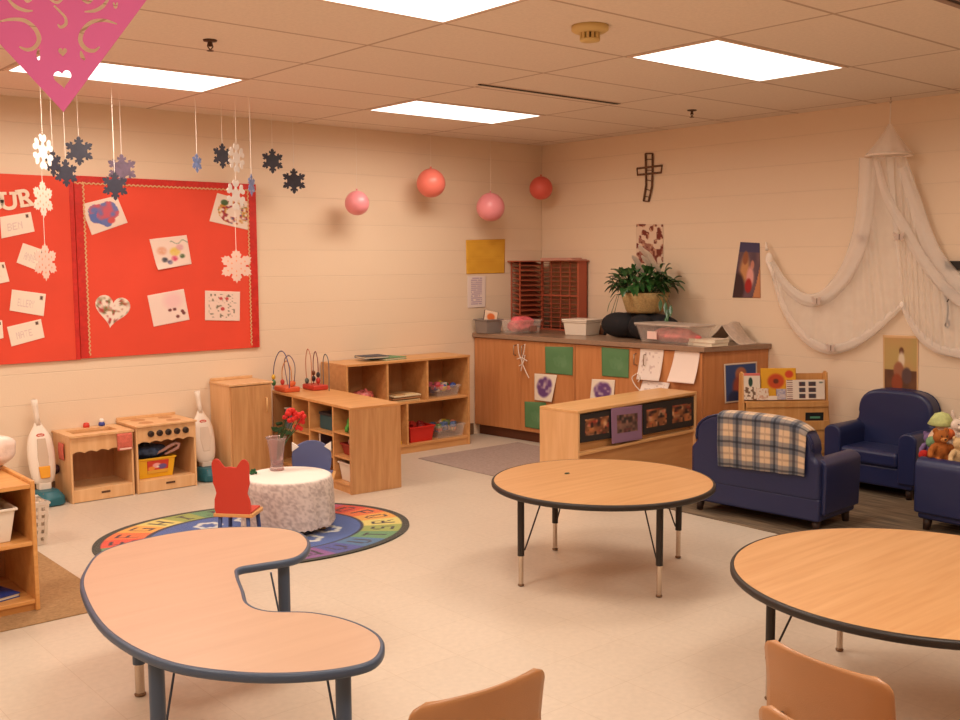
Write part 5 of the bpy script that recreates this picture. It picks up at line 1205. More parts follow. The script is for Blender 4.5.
# black bag with the plant on it
PX = -.27; PYC = onB(643, 300, PX)[1]
t = thing('black_bag', 'lumpy black fabric bag on the worktop with the plant basket set on it', 'bag', (PX, PYC, CT))
blkf = mat('black fabric', (26, 24, 28), .85, bump=.3, bscale=60)
obj('body', G().grid(lambda u, v: (lambda a, b: (.14*math.sin(b)*math.sin(a)*(1+.08*math.sin(3*a)), (.39+.03*math.sin(2*a))*math.copysign(abs(math.sin(b))**.7, 1)*math.cos(a)*(1 if math.cos(b) > -.2 else .98), max(.002, .095+.112*math.cos(b)*(1+.03*math.cos(2*a+.6)))))(2*PI*u, PI*v), 40, 24).ball((-.10, .17, .106), .115, .9, 1.55, .9).ball((-.13, -.10, .102), .105, .8, 1.2, .95), blkf, t, smooth=True)
obj('strap', G().tube([(.05, .2, .17), (-.03, .30, .14), (-.08, .33, .06), (-.10, .33, .014)], .014, 8), blkf, t, smooth=True)
pz = CT+.209
t = thing('potted_plant', 'leafy green peace lily in a yellow woven basket, on the black bag', 'plant', (PX, PYC-.02, pz))
bsk = mat('yellow straw basket', (178, 148, 98), .8, noise=.2, nscale=80, bump=.6, bscale=120)
obj('basket', G().lathe([(.14, 0), (.155, .02), (.18, .10), (.20, .165), (.19, .165), (.17, .10), (.145, .02), (1e-7, .02)], seg=36), bsk, t, smooth=True)
obj('soil', G().lathe([(.175, .135), (.08, .145), (1e-7, .147)], seg=24), mat('dark soil', (60, 40, 28), .9), t, smooth=True)
random.seed(21); g = G(); gs = G()
def leaf(g, b, tip, w, sag):
    b, tip = np.array(b), np.array(tip); d = tip-b; side = np.cross(d, [0, 0, 1.0]); side = side/(np.linalg.norm(side)+1e-6); n = 7; V = []
    for i in range(n+1):
        s = i/n; c = b+d*s+np.array([0, 0, 1])*(sag*math.sin(PI*min(1, s*.9))); ww = w*math.sin(PI*(s*.92+.06))**.8
        V += [tuple(c-side*ww+np.array([0, 0, .004])), tuple(c-np.array([0, 0, ww*.3])), tuple(c+side*ww+np.array([0, 0, .004]))]
    g.add(V, [(i*3+k, i*3+k+1, (i+1)*3+k+1, (i+1)*3+k) for i in range(n) for k in range(2)])
for k in range(150):
    a = random.uniform(0, 2*PI); el = random.uniform(-.25, 1.25); r0 = random.uniform(.0, .12); L_ = random.uniform(.10, .17)
    b = (r0*math.cos(a), r0*math.sin(a), .15); m_ = np.array([(r0+.10*math.cos(el))*math.cos(a), (r0+.12*math.cos(el))*math.sin(a)+.03, .15+.16*max(.25, math.sin(el))+random.uniform(0, .05)])
    gs.tube([b, tuple(m_)], .0025, 4)
    a2 = a+random.uniform(-.5, .5); leaf(g, m_, m_+np.array([L_*.5*math.cos(a2)*max(.4, math.cos(el)), L_*math.cos(a2-PI/2)*max(.5, math.cos(el)), random.uniform(-.10, .07)]), random.uniform(.020, .033), .035)
for (dy, dz) in ((.30, .06), (.27, .0), (.25, -.03), (-.31, .02), (-.29, .07), (-.34, .05), (-.24, .09), (-.30, -.04)):
    gs.tube([(-.05, dy*.5, .16), (-.08, dy*.85, .14), (-.09, dy, dz+.02)], .0025, 4); leaf(g, (-.09, dy, dz+.02), (-.11, dy*1.05, dz-.07), .016, .005)
obj('foliage', g, mat('glossy deep green', (48, 92, 44), .35, noise=.35, nscale=9, coat=.3), t, smooth=True); obj('stem', gs, stem_m, t)
g = G()
for (x, y) in ((645, 252), (654, 262), (638, 262), (658, 268), (648, 262), (641, 270), (651, 256)):
    c = onB(x, y, PX)-np.array([PX, PYC-.02, pz]); c[0] = -.02
    gs2 = None; leaf(g, (c[0]+.05, c[1], c[2]-.05), (c[0]-.06, c[1]+random.uniform(-.008, .008), c[2]+.05), .034, .01)
o = obj('white_flower', g, mat('white spathe', (236, 220, 206), .5), t, smooth=True)
# clear bin, papers and cloth
q = onB(672, 340, -.52); 
t = thing('storage_tub', 'large clear tub with a frosted lid and pink things, at the front of the worktop', 'tub', (-.505, onB(674, 330, -.505)[1], CT), math.radians(-5))
obj('body', tapered_bin(G(), .26, .56, .135, .03), clear, t, bevel=.005)
obj('lid', G().box((-.142, -.295, .1355), (.142, .295, .152)), mat('frosted lid', (222, 204, 190), .4, trans=.3, alpha=.85), t, bevel=.006)
obj('contents', G().grid(rag(0, -.01, .06, .095, .24, .055, 61), 34, 18), mat('pink wrapping', (238, 112, 112), .6, noise=.35, nscale=14), t, smooth=True)
obj('label_patch', G().box((-.1285, .06, .03), (-.122, .16, .09)), mat('pinkish label', (236, 200, 190), .7), t)
yb_ = onB(703, 340, -.56)[1]
for k, (lb, c, dx) in enumerate((('thick white catalogue lowest in the small pile at the worktop corner', (230, 208, 184), 0), ('thin white booklet on top of the catalogue at the worktop corner', (236, 218, 198), .012))):
    t = thing('booklet', lb, 'booklet', (-.50+dx, yb_, CT+k*.0265), -.1+.12*k, 'booklets at the worktop corner')
    obj('cover', G().box((-.09, -.12, 0), (.09, .12, .003)).box((-.09, -.12, .022), (.09, .12, .025)), mat('booklet'+str(c), c, .6), t); obj('pages', G().box((-.087, -.117, .003), (.087, .117, .022)), MATS['page edges'], t)
yc_ = onB(738, 334, -.17)[1]
def tent(u, v):
    y = (u-.5)*.42; x = (v-.5)*.22
    z = .165*max(0, 1-abs(u-.52)/.42)**1.1+.012*math.sin(9*u)*math.sin(5*v)*(1-abs(u-.5)*2)+.004
    return (x+.03*math.sin(6*u), -y, max(.004, z*(1-.15*abs(v-.5)*2)))
o = obj('folded_cloth', G().grid(tent, 40, 20), mat('grey quilted cloth', (204, 184, 168), .85, noise=.12, nscale=30, bump=.3, bscale=50), None, smooth=True, solid=.004)
o.location = (-.17, max(yc_, CYE+.10), CT); tag(o, 'stiff grey cloth propped up like a tent at the end of the worktop', 'cloth')

# ================================================================ photo shelf
PA = onZ(544, 405, .6)[:2]; PB = onZ(578, 411, .6)[:2]; PC = onZ(697, 391.5, .6)[:2]
ax_ = PC-PB; Lp = np.linalg.norm(ax_); rp = math.atan2(ax_[1], ax_[0]); Dp_ = abs(np.dot(PA-PB, [-math.sin(rp), math.cos(rp)])); Hp = .6
WP = wood('pale birch side', (232, 184, 132), (220, 168, 114), .42, 'Z', 7, 10); WPX = wood('pale birch board', (228, 178, 122), (214, 160, 102), .42, 'X', 7, 10)
t = thing('display_shelf', 'low pale wooden shelf with photo strips in its upper slot, behind the round table', 'shelf', (PB[0], PB[1], 0), rp)
w, d = Lp, min(Dp_, .33)
obj('side_panel', G().box((0, 0, 0), (.02, d, Hp-.02)), WP, t, bevel=.003); obj('side_panel', G().box((w-.02, 0, 0), (w, d, Hp-.02)), WP, t, bevel=.003)
obj('top', G().box((0, -.002, Hp-.02), (w, d, Hp)), WPX, t, bevel=.003)
zl = hit(600, 449, (PB[0], PB[1], 0), (-math.sin(rp), math.cos(rp), 0))[2]
zl = min(max(zl, .26), .42)
obj('shelf', G().box((.02, .0, zl-.02), (w-.02, d, zl)), WPX, t, bevel=.003)
obj('back_panel', G().box((.02, d-.012, .03), (w-.02, d, Hp-.02)), WIN, t)
obj('divider_panel', G().box((.02, .045, zl), (w-.02, .055, Hp-.02)), WPX, t)
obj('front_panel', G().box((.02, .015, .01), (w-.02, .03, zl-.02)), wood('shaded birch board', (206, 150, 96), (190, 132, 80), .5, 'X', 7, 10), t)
PSH = t
def photo(cols, n, bg, s):
    def fn(u, v):
        c = bg; mu = .08/1; k = u*n; i = int(k); fu = (k-i)
        if .14 < fu < .90 and .2 < v < .8:
            x, y = (fu-.14)/.76, (v-.2)/.6; c = mix((74, 44, 34), (196, 120, 70), vn(x*4+i*5+s, y*3)); c = mix(c, (224, 176, 130), max(0, vn(x*6+s, y*5+i*3)-.55)*2.2); c = mix(c, (190, 50, 40), max(0, vn(x*5+9+s, y*5)-.66)*2)
            c = mix(c, (40, 26, 24), max(0, vn(x*7+3+s, y*6)-.62)*3)
        return c
    return fn
nP = np.array([math.sin(rp), -math.cos(rp), 0]); p0 = np.array([PB[0], PB[1], 0])
def onP(x, y, o): return hit(x, y, p0+nP*o, nP)
def pstrip(q, fn, lb, o, group=None, n=50): return tag(sheet('photo_card', [onP(*p, o) for p in q], fn, n, thick=.003), lb, 'photo', group)
bgk = (44, 38, 36)
pstrip([(580, 414.5), (612, 409), (612, 438), (580, 443)], photo(0, 1, bgk, 1), 'black mounted photo at the end of the shelf next to the purple frame', -.010, 'mounted photographs on the shelf')
def pf_(u, v):
    if .16 < u < .86 and .2 < v < .74: return mix(mix((40, 34, 34), (170, 120, 100), vn(u*14, v*12)), (110, 50, 50), max(0, vn(u*12+4, v*14)-.6)*2)
    return (144, 108, 136)
pstrip([(611, 408.5), (642, 405), (642, 439), (612, 444)], pf_, 'purple framed group photograph standing on the photo shelf', .004)
pstrip([(643, 404), (693.5, 396.5), (693.5, 425.5), (643, 435)], photo(0, 2, bgk, 7), 'long black mount with two photographs, at the cabinet end of the shelf', -.010, 'mounted photographs on the shelf', 70)

# ================================================================ book display rack
zr = .76; RA_ = onZ(742, 373, zr)[:2]; RB_ = onZ(828, 372, zr)[:2]
RB_ = RA_+(RB_-RA_)*min(1, (RA_[0]+.10)/(RA_[0]-RB_[0]) if RA_[0] != RB_[0] else 1)
axr = RB_-RA_; Lr = np.linalg.norm(axr); rr2 = math.atan2(axr[1], axr[0])
WR = wood('rack birch', (216, 160, 98), (200, 140, 78), .45, 'Z', 7, 10)
t = thing('book_display', 'slanted wooden book display rack standing by the cabinet end panel', 'rack', (RA_[0], RA_[1], .0065), rr2); RK = t
prof = [(-.13, 0), (.07, 0), (.07, zr-.02), (.04, zr), (.0, zr-.01), (-.02, zr-.20), (-.13, .10)]
for xo in (0, Lr-.016): obj('side_panel', G().prism(prof, lambda a, b, d: (d, a, b), xo, xo+.016), WR, t, bevel=.003)
obj('back_panel', G().box((.016, .058, .05), (Lr-.016, .069, zr-.02)), WR, t)
def ryt(k): return (-.03-.022*k, zr-.215-.16*k)
for k in range(4):
    y, z = ryt(k); 
    if z < .05: break
    g = G().box((.016, y-.03, z), (Lr-.016, y+.04, z+.012)).box((.016, y-.04, z-.03 if k < 3 else z), (Lr-.016, y-.028, z+.035 if k else z+.012))
    obj('ledge', g, WR, t, bevel=.002)
    obj('tier_panel', G().add([(.016, y-.03, z-.15), (Lr-.016, y-.03, z-.15), (Lr-.016, y-.03, z), (.016, y-.03, z), (.016, y-.02, z-.15), (Lr-.016, y-.02, z-.15), (Lr-.016, y-.02, z), (.016, y-.02, z)], [(0, 1, 2, 3), (7, 6, 5, 4), (0, 4, 5, 1), (1, 5, 6, 2), (2, 6, 7, 3), (3, 7, 4, 0)]), WR, t) if z > .2 else None
def rk(x, y, z): v = wm(RK) @ Vector((x, y, z)); return np.array((v.x, v.y, v.z))
nR = np.array([math.sin(rr2), -math.cos(rr2), 0])
def rbook(name, lb, cx0, cx1, z0, z1, yo, cover, fn, cat='book'):
    c = (cx0+cx1)/2; b = rk(c, yo, z0); w2 = (cx1-cx0)/2; h = z1-z0
    t = thing(name, lb, cat, b, rr2)
    obj('cover', G().box((-w2, -.001, 0), (w2, .012, h)), mat('bookcover'+str(cover), cover, .5), t, bevel=.001)
    sheet('cover_picture', [(-w2, -.0025, h), (w2, -.0025, h), (w2, -.0025, 0), (-w2, -.0025, 0)], fn, 36, parent=t, world=False, thick=.001)
    t.rotation_euler = (math.radians(-7), 0, rr2); return t
def rx(px): q = hit(px, 390, rk(0, -.04, 0), nR); return float(np.dot(q-rk(0, 0, 0), [math.cos(rr2), math.sin(rr2), 0]))
def rz_(py, px=790): return float(hit(px, py, rk(0, -.04, 0), nR)[2])
zL = wm(RK).translation.z+ryt(0)[1]+.0135
def bkA(u, v):
    c = (226, 208, 190)
    if v < .1: c = (214, 110, 100)
    c = mix(c, (30, 60, 50), blob(u, v, .4, .33, .13, .3, 1, 1.3)); 
    if v > .5 and vn(u*9, v*14) > .6: c = (120, 90, 70)
    return c
def bkB(u, v):
    c = (226, 164, 40); c = mix(c, (196, 74, 34), blob(u, v, .42, .42, .24)); c = mix(c, (110, 50, 30), blob(u, v, .42, .42, .08)); c = mix(c, (206, 70, 40), blob(u, v, .8, .2, .12)); return c if v < .92 else (240, 210, 120)
def bkC(u, v):
    c = (232, 214, 198)
    for i in range(2):
        for j in range(3):
            if abs(u-.40-.26*i) < .09 and abs(v-.22-.30*j) < .11: c = mix((96, 44, 44), (60, 70, 80), vn(u*14, v*14))
    if u < .14 and (v*10) % 1 < .5: c = (150, 110, 100)
    return mix(c, (110, 120, 110), blob(u, v, .9, .14, .05))
rbook('picture_book', 'white picture book with a green leaf, at the cabinet end of the display rack', rx(745), rx(761), zL, rz_(374), -.030, (214, 196, 178), bkA)
rbook('picture_book', 'yellow picture book with a big orange sunflower on the display rack', rx(763), rx(798), zL, rz_(369.5), -.012, (220, 160, 44), bkB)
rbook('picture_book', 'white picture book with six small photographs on the display rack', rx(787), rx(825), zL, rz_(381), -.044, (226, 208, 192), bkC)
rbook('picture_card', 'small plain white card in front of the yellow sunflower book', rx(768), rx(777), zL, rz_(396.5), -.050, (232, 212, 190), lambda u, v: (234, 214, 196), 'card')
rbook('picture_book', 'narrow grey blue book between the white card and photo book', rx(777.5), rx(786.5), zL, rz_(390), -.030, (150, 144, 170), lambda u, v: mix((150, 144, 170), (214, 196, 190), vn(u*5, v*9)))
rbook('picture_book', 'pale speckled booklet low between the leaf book and white card', rx(757), rx(768.5), zL, rz_(389), -.046, (220, 190, 166), lambda u, v: mix((226, 206, 188), (190, 120, 90), max(0, vn(u*8, v*8)-.55)*2))
z2_ = wm(RK).translation.z+ryt(1)[1]+.0135
t = thing('picture_book', 'dark book with a green streak on the lower tier of the display rack', 'book', rk((rx(805)+rx(823))/2, ryt(1)[0]+.004, z2_), rr2)
wv = (rx(823)-rx(805))/2; obj('cover', G().box((-wv, -.015, 0), (wv, .015, .07)), mat('black cover', (30, 30, 30), .4), t, bevel=.002); obj('title_strip', G().box((-wv*.5, -.0165, .028), (wv*.6, -.015, .042)), mat('green strip', (90, 150, 120), .5), t)
# ================================================================ blue vinyl seats
vin = mat('navy vinyl', (32, 39, 80), .38, noise=.06, nscale=5, bump=.08, bscale=250, coat=.1)
legw = mat('dark wooden foot', (54, 36, 30), .5)
def seat_unit(name, label, cat, loc, rz, W, D, H, AH, sh=.30, group=None, lean=.05):
    t = thing(name, label, cat, loc, rz, group)
    lg, aw = .065, .115
    obj('base', G().box((-W/2+.02, -D/2+.015, lg), (W/2-.02, D/2-.01, .20)), vin, t, bevel=.015, seg=3)
    obj('seat_cushion', G().box((-W/2+aw, -D/2-.005, .195), (W/2-aw, D/2-.13, sh)), vin, t, bevel=.03, seg=4)
    # arched back with rounded shoulders
    w = W/2-.02; P = [(-w, .18), (w, .18)]; sx = w
    zsh = H-.16
    P += [(w, AH-.02), (w-.035, AH+.015), (w-.04, zsh-.02)]
    for k in range(0, 15):
        a = PI*k/14; P.append(((w-.03)*math.cos(a)**1 if False else (w-.035)*math.copysign(abs(math.cos(a))**.55, math.cos(a)), zsh+(H-zsh)*math.sin(a)**.85 if 0 < k < 14 else zsh))
    P += [(-w+.04, zsh-.02), (-w+.035, AH+.015), (-w, AH-.02)]
    obj('backrest', G().prism(P, lambda a, b, d: (a, D/2-.13+d+(b-.2)*lean, b), 0, .125), vin, t, bevel=.028, seg=4)
    obj('piping', G().tube([(a*.985, D/2-.008+(b-.2)*lean, b*.992) for a, b in P[4:-3]], .006, 8), vin, t, smooth=True)
    for s in (-1, 1):
        prof = []                                   # rolled arm seen from the front
        x0 = s*(W/2-aw); x1 = s*W/2
        Q = [(x0, .10), (x1, .10), (x1+s*.004, AH-.06)]+[((x0+x1)/2+s*.002+(aw/2+.006)*s*math.cos(a), AH-.055+.055*math.sin(a)) for a in [PI*k/8 for k in range(1, 8)]]+[(x0-s*.004, AH-.06)]
        if s < 0: Q = Q[::-1]
        obj('arm', G().prism(Q, lambda a, b, d: (a, d, b), -D/2, D/2-.04), vin, t, bevel=.014, seg=3)
    for sx_ in (-1, 1):
        for sy in (-1, 1):
            obj('leg', G().tube([(sx_*(W/2-.06), sy*(D/2-.06), lg+.005), (sx_*(W/2-.055), sy*(D/2-.055), 0)], [.027, .019], 14), legw, t, smooth=True)
    return t
F0 = .0065
SOFA = seat_unit('sofa', 'navy vinyl child size sofa seen from behind, with a plaid blanket over its back', 'sofa', (-1.425, -3.495, F0), math.radians(94), .89, .47, .635, .425)
seat_unit('armchair', 'navy vinyl armchair with an arched back against the wall', 'armchair', (-.262, -3.595, F0), math.radians(-90), .64, .44, .665, .435, group='navy vinyl armchairs')
A3 = seat_unit('armchair', 'navy vinyl armchair cut by the picture edge, full of stuffed toys', 'armchair', (-.795, -4.475, F0), math.radians(178), .64, .48, .60, .42, group='navy vinyl armchairs')
# plaid blanket over the sofa back
def plaid(u, v):
    c = np.array((214, 184, 152), float)
    def band(t, a, b): return a < (t % 1) < b
    U, V_ = u*4.7+.12, v*4.3+.05
    if band(U, .0, .48): c = c*.60+np.array((40, 60, 92))*.40
    if band(V_, .0, .46): c = c*.60+np.array((40, 60, 92))*.40
    if band(U, .16, .30): c = c*.52+np.array((20, 24, 36))*.48
    if band(V_, .18, .28): c = c*.52+np.array((20, 24, 36))*.48
    if band(U, .72, .76) or band(V_, .72, .78): c = c*.8+np.array((60, 40, 50))*.2
    return tuple(c)
D, H, W = .47, .635, .89
inv = wm(SOFA).inverted()
def loc_back(px, py):
    n = wm(SOFA).to_3x3() @ Vector((0, 1, 0)); p = wm(SOFA) @ Vector((0, D/2+.02, 0)); q = hit(px, py, (p.x, p.y, p.z), (n.x, n.y, n.z)); return inv @ Vector(tuple(q))
xa, xb = loc_back(718, 440).x, loc_back(806, 450).x
zb1, zb2 = loc_back(720, 463.5).z, loc_back(796, 472.5).z
yb0 = D/2-.13+(H-.2)*.05
def back_top(x):
    w = W/2-.02; s = min(1, abs(x)/(w-.035)); zsh = H-.16
    return zsh+(H-zsh)*(max(0, 1-s**(1/.55*2)))**.425 if s < 1 else zsh
def bl(u, v):
    x = xa+(xb-xa)*u; zt2 = min(H, back_top(x))+.008; zb = zb1+(zb2-zb1)*u
    drop_b = zt2-zb; drop_f = .14; thick = .155; Lt = drop_f+thick+drop_b; s = v*Lt
    yf = yb0+.42*.05-.014; bk_ = lambda z: D/2-.005+(z-.2)*.05+.009; yk = bk_(zt2)
    rp_ = .014*math.sin(u*13+1)*(min(1, max(0, (s-drop_f-thick)/.15)))+.004*math.sin(u*31)
    if s < drop_f: return (x, yf-.004, zt2-.02-(drop_f-s)*.95)
    if s < drop_f+thick:
        a = (s-drop_f)/thick; return (x, yf+(yk-yf)*a, zt2-.02+.024*math.sin(PI*a)**.5)
    z = zt2-.02-(s-drop_f-thick)*.98
    return (x+.012*(u-.5)*(s-drop_f-thick)*4, bk_(z)+abs(rp_)+.002, z)
nu, nv = 90, 90
o = obj('blanket', G().grid(bl, nu, nv), vmat('woven plaid wool', .95, .15, .5, 350, .2), None, smooth=True, solid=.006, offs=0)
a = o.data.color_attributes.new('Col', 'FLOAT_COLOR', 'POINT')
for i in range(len(o.data.vertices)): a.data[i].color = lin(plaid((i % (nu+1))/nu, (i//(nu+1))/nv*1.0))+(1,)
o.location = wm(SOFA).translation; o.rotation_euler = (0, 0, math.radians(94)); tag(o, 'tan and navy plaid blanket draped over the back of the sofa', 'blanket')
t = thing('throw_pillow', 'dark navy pillow peeping over the sofa back beside the plaid blanket', 'pillow', (0, 0, 0)); 
pl_ = wm(SOFA) @ Vector((.12, .0, 0)); t.location = (pl_.x, pl_.y, F0+.302+.16); t.rotation_euler = (math.radians(-18), 0, math.radians(94)); WM[t] = Matrix.Translation(t.location)
obj('cover', G().grid(lambda u, v: (lambda a, b: (.17*math.copysign(abs(math.sin(b)*math.cos(a))**.6, math.cos(a)), .05*math.cos(b), .16*math.copysign(abs(math.sin(b)*math.sin(a))**.6, math.sin(a))))(2*PI*u, PI*v), 36, 20), mat('navy cotton', (30, 32, 52), .85), t, smooth=True)
# ---------------------------------------------------------------- stuffed toys piled in the armchair
def fur(n, c): return mat(n, c, .95, noise=.12, nscale=40, bump=.6, bscale=140)
def plush(name, label, px, x, sc, base_c, belly=None, snout=None, ears='round', rz=0, lying=0, extra=None):
    q = onB(px[0], px[1], x)
    t = thing(name, label, 'stuffed toy', (x, q[1], q[2]), rz)
    M_ = fur(name+str(base_c), base_c); s = sc
    g = G().ball((0, 0, 0), .075*s, 1, .85, 1.1).ball((0, -.01*s, .115*s), .06*s, 1.05, .95, .95)
    for k in (-1, 1):
        g.tube([(k*.055*s, -.02*s, .045*s), (k*.10*s, -.05*s, .01*s), (k*.115*s, -.075*s, -.02*s)], [.028*s, .025*s, .022*s], 12); g.ball((k*.115*s, -.078*s, -.022*s), .024*s, seg=12, rings=8)
        g.tube([(k*.04*s, -.03*s, -.055*s), (k*.07*s, -.09*s, -.07*s), (k*.075*s, -.13*s, -.07*s)], [.034*s, .032*s, .028*s], 12); g.ball((k*.075*s, -.135*s, -.062*s), .032*s, 1, .7, 1.1, seg=12, rings=8)
        if ears == 'round': g.ball((k*.045*s, 0, .165*s), .024*s, 1, .5, 1, seg=12, rings=8)
        elif ears == 'long': g.tube([(k*.025*s, 0, .16*s), (k*.04*s, .01*s, .21*s), (k*.05*s, .0, .25*s)], [.014*s, .02*s, .008*s], 10)
    body = obj('body', g, M_, t, smooth=True)
    rm = body.modifiers.new('skin', 'REMESH'); rm.mode = 'VOXEL'; rm.voxel_size = .007*s; rm.use_smooth_shade = True
    obj('snout', G().ball((0, -.062*s, .10*s), .026*s, 1.1, .8, .8, seg=14, rings=10), fur('snout'+str(snout or base_c), snout or tuple(min(255, int(v*1.15)) for v in base_c)), t, smooth=True)
    kk = mat('black bead', (20, 16, 14), .2)
    obj('nose', G().ball((0, -.084*s, .106*s), .008*s, 1.3, .8, .8, seg=10, rings=6), kk, t, smooth=True)
    for k in (-1, 1): obj('eye', G().ball((k*.022*s, -.062*s, .13*s), .006*s, seg=10, rings=6), kk, t, smooth=True)
    if extra: extra(t, s)
    return t
yaw = math.radians(-38)
plush('teddy_bear', 'brown teddy bear slumped in front of the toy pile', (940, 451), -.95, .72, (168, 96, 40), snout=(196, 130, 70), rz=yaw)
def bonnet(t, s): obj('bonnet', G().lathe([(.085*s, .09*s), (.10*s, .10*s), (.075*s, .145*s), (.05*s, .18*s), (1e-7, .195*s)], seg=24), mat('green straw bonnet', (190, 196, 130), .85, noise=.2, nscale=40), t, smooth=True)
plush('rag_doll', 'cream rag doll in a pale green bonnet, highest of the stuffed toys', (941, 437), -.74, .78, (226, 190, 160), rz=yaw, ears='none', extra=bonnet)
plush('stuffed_rabbit', 'white stuffed rabbit at the picture edge behind the brown bear', (957, 438), -.78, .66, (226, 206, 190), rz=yaw, ears='long')
plush('stuffed_dog', 'pale tan stuffed toy low beside the brown bear at the picture edge', (959, 456), -.95, .62, (210, 176, 130), rz=yaw)
plush('stuffed_cat', 'mauve stuffed toy wedged between the rag doll and the armchair back', (929, 449), -.70, .6, (130, 104, 150), rz=yaw)
def tball(name, lb, px, x, r, c, cat='toy'):
    q = onB(px[0], px[1], x); t = thing(name, lb, cat, q)
    obj('body', G().ball((0, 0, 0), r, seg=20, rings=12), fur(name+str(c), c), t, smooth=True); obj('tag', G().box((r*.9, -.006, -.01), (r*1.25, .006, .002)), whp, t); return t
tball('plush_ball', 'orange plush ball resting on top of the brown bear', (949, 434), -.88, .032, (222, 112, 60), 'toy')
tball('plush_ball', 'small red plush ball beside the brown bear', (924, 455), -.97, .030, (186, 36, 30), 'toy')
tball('plush_ball', 'soft green plush ball behind the brown bear', (932, 442), -.84, .035, (126, 160, 116), 'toy')

# ================================================================ sheer drapery on the side wall
veil = sheer('sheer white net', (255, 250, 244), .36); net = sheer('gathered white net', (250, 238, 228), .45); sol = mat('bunched white net', (246, 230, 216), .8)
hq = onB(889, 155.5, -.19); HR = .148
t = thing('drapery', 'sheer white net canopy hung from a ceiling hook and swagged along the wall', 'drapery', tuple(hq))
def lw(p): return np.array(p)-hq
tz = onB(892, 124, -.19)[2]-hq[2]
def fold(a, u): return 1+.05*math.sin(9*a)*u
g = G(); NT = 72; V = []
for j in range(13):
    u = j/12; r = .012+(HR-.012)*u**1.15; z = tz*(1-u)
    V += [(r*fold(2*PI*k/NT, u)*math.cos(2*PI*k/NT), r*fold(2*PI*k/NT, u)*math.sin(2*PI*k/NT), z) for k in range(NT)]
g.add(V, [(j*NT+k, j*NT+(k+1) % NT, (j+1)*NT+(k+1) % NT, (j+1)*NT+k) for j in range(12) for k in range(NT)])
obj('cone', g, net, t, smooth=True)
obj('hoop', G().tube([(HR*math.cos(2*PI*k/48), HR*math.sin(2*PI*k/48), 0) for k in range(48)], .007, 8, closed=True), mat('white hoop', (240, 220, 204), .6), t, smooth=True)
obj('cord', G().tube([(0, 0, tz-.01), (0, 0, HC-hq[2]-.02)], .004, 8), thr, t, smooth=True)
obj('hook', G().tube([(0, 0, HC-hq[2]-.002), (0, 0, HC-hq[2]-.02), (.012, 0, HC-hq[2]-.032), (0, 0, HC-hq[2]-.042), (-.01, 0, HC-hq[2]-.034)], .003, 6), chrome, t, smooth=True)
def interp2(P, u):
    U = [p[0] for p in P]; return (np.interp(u, U, [p[1][0] for p in P]), np.interp(u, U, [p[1][1] for p in P]))
T1 = [(0, (769, 256)), (.15, (785, 281)), (.3, (806, 297)), (.42, (822, 298)), (.55, (845, 276)), (.68, (859, 240)), (.8, (864, 195)), (.9, (867, 156)), (1, (893, 158))]
B1 = [(0, (770, 262)), (.15, (784, 305)), (.3, (806, 338)), (.42, (826, 349)), (.55, (850, 345)), (.68, (868, 334)), (.8, (880, 323)), (.9, (890, 314)), (1, (902, 305))]
T2 = [(0, (885, 157)), (.3, (906, 157)), (.45, (914, 178)), (.6, (922, 215)), (.8, (942, 262)), (1, (974, 298))]
B2 = [(0, (902, 305)), (.2, (910, 320)), (.4, (920, 335)), (.6, (933, 347)), (.8, (950, 353)), (1, (976, 357))]
def vsheet(T, B, ph, xo_t):
    def fn(u, v):
        a, b = interp2(T, u), interp2(B, u)
        off = xo_t(u)*(1-v)+.035*v+.014*math.sin(u*60+ph+2*v)*(.25+v*.75)*(1-v*.3)+.02
        sag = 6*math.sin(PI*v)*0
        p = onB(a[0]*(1-v)+b[0]*v, a[1]*(1-v)+b[1]*v+sag, -max(.012, off)); return tuple(lw(p))
    return fn
obj('veil', G().grid(vsheet(T1, B1, 0, lambda u: .03+.13*max(0, (u-.55)/.45)), 160, 26), veil, t, smooth=True)
obj('veil', G().grid(vsheet(T2, B2, 2, lambda u: .16-.12*min(1, u/.8)), 120, 26), veil, t, smooth=True)
def roll(P, r, off, M_, n=10, name='swag'):
    Q = [np.array(p, float) for p in P]; PP = [Q[0]]+Q+[Q[-1]]; pts = []
    for i in range(1, len(PP)-2):
        a, b, c, d = PP[i-1], PP[i], PP[i+1], PP[i+2]
        for q in range(n): s = q/n; pts.append(.5*((2*b)+(-a+c)*s+(2*a-5*b+4*c-d)*s*s+(-a+3*b-3*c+d)*s**3))
    pts.append(Q[-1]); N = len(pts); O_ = off if hasattr(off, '__len__') else [off]*2; R_ = r if hasattr(r, '__len__') else [r]*2
    V3 = [lw(onB(p[0], p[1], -np.interp(i/(N-1), np.linspace(0, 1, len(O_)), O_))) for i, p in enumerate(pts)]
    g = G(); seg = 22; V = []
    for i in range(N):
        tg = V3[min(N-1, i+1)]-V3[max(0, i-1)]; tg /= np.linalg.norm(tg)+1e-9; nn = np.array([1.0, 0, 0]); bb_ = np.cross(tg, nn); rad = np.interp(i/(N-1), np.linspace(0, 1, len(R_)), R_)
        for k in range(seg):
            a = 2*PI*k/seg; q = rad*(1+.13*math.sin(5*a+i*.16)+.06*math.sin(3*a-i*.1)); V.append(V3[i]+bb_*math.cos(a)*q+nn*math.sin(a)*q*.55)
    g.add(V, [(i*seg+k, i*seg+(k+1) % seg, (i+1)*seg+(k+1) % seg, (i+1)*seg+k) for i in range(N-1) for k in range(seg)]); obj(name, g, M_, t, smooth=True)
roll([(867, 158), (866, 200), (861, 238), (847, 272), (826, 295), (806, 299), (786, 285), (771, 262)], [.06, .06, .06, .055, .045, .035, .025], [.17, .10, .06, .05, .045], net)
roll([(770, 262), (784, 308), (806, 338), (829, 349), (852, 344), (873, 331), (890, 316), (902, 305)], [.016, .022, .028, .034, .032, .027, .022, .014], .05, net)
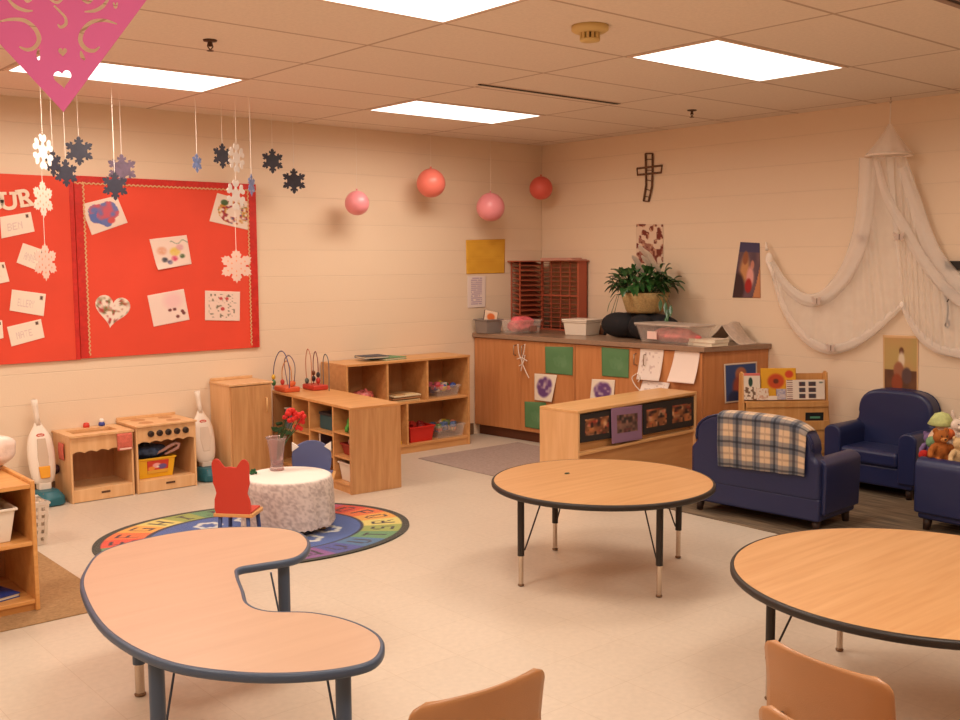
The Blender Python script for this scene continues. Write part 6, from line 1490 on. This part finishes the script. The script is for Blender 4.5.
roll([(902, 305), (910, 321), (922, 337), (937, 348), (955, 353), (980, 357)], [.014, .024, .03, .03], .05, net)
roll([(902, 168), (914, 200), (928, 240), (944, 268), (975, 299)], [.035, .045, .05, .055, .05], [.13, .09, .07, .06], net)
roll([(876, 160), (886, 195), (905, 228), (925, 262), (950, 292), (978, 312)], [.02, .03, .035, .04, .04], [.2, .12, .09, .08], net, name='inner_swag')
obj('tie', G().ball(tuple(lw(onB(769, 259, -.05))), .038, .5, .8, 1.3, seg=16, rings=10).tube([tuple(lw(onB(768, 262, -.06))), tuple(lw(onB(772, 272, -.06))), tuple(lw(onB(775, 284, -.04)))], [.016, .014, .006], 8).tube([tuple(lw(onB(767, 250, -.04))), tuple(lw(onB(766, 242, -.03)))], [.014, .006], 8), sol, t, smooth=True)
obj('tie', G().ball(tuple(lw(onB(902, 305, -.05))), .022, .5, .8, 1.1, seg=16, rings=10), sol, t, smooth=True)
pear = mat('pale grey paper', (200, 178, 164), .6)
for (px, off, lb) in (((863, 239), .10, 'pale paper butterfly clipped on the drapery fold beside the hoop side'), ((899.5, 237), .14, 'pale paper butterfly clipped on the middle of the net'), ((831, 348), .10, 'pale paper butterfly clipped at the lowest point of the long swag'), ((817, 301), .11, 'pale paper butterfly clipped where the upper swag hangs lowest')):
    q = onB(px[0], px[1], -off); tt = thing('paper_butterfly', lb, 'butterfly', q, 0, 'paper butterflies on the drapery')
    for s in (-1, 1):
        obj('wing', G().prism([(0, -.012), (s*.02, -.028), (s*.036, -.014), (s*.026, .0), (s*.042, .018), (s*.03, .034), (s*.008, .02), (0, .01)][::s], lambda a, b, d: (-.3*abs(a)+d, a, b), -.001, .001), pear, tt)
    obj('body', G().cyl((-.004, 0, -.018), (-.004, 0, .02), .003, seg=8), mat('butterfly body', (120, 96, 84), .6), tt)
# dark bracket with a cord at the picture edge
q = onB(958, 270, -.05)
t = thing('wall_holder', 'black and white wall holder half hidden by the net, at the picture edge', 'holder', tuple(q))
def qq(x, y, o=.05): return tuple(onB(x, y, -o)-q)
a, b = np.array(qq(944.5, 261)), np.array(qq(972, 270)); obj('top', G().box((-.0, min(a[1], b[1]), b[2]), (.045, max(a[1], b[1]), a[2])), mat('black plastic', (24, 22, 20), .4), t, bevel=.004)
a, b = np.array(qq(950, 271)), np.array(qq(972, 286)); obj('body', G().box((.005, min(a[1], b[1]), b[2]), (.045, max(a[1], b[1]), a[2])), whp, t, bevel=.004)
a, b = np.array(qq(941.5, 287)), np.array(qq(955, 292)); obj('bracket', G().box((-.01, min(a[1], b[1]), b[2]), (.045, max(a[1], b[1]), a[2])), MATS['black plastic'], t, bevel=.003)
obj('cord', G().tube([qq(946, 291), qq(945, 296), qq(947.5, 302), qq(948, 312), qq(947, 320), qq(945.5, 325), qq(947.5, 328.5), qq(949.5, 325), qq(948.5, 319)], .006, 8).tube([qq(946, 292, .06), qq(950, 297, .06), qq(947.5, 302, .06)], .006, 8), mat('dark braided cord', (76, 62, 56), .6), t, smooth=True)
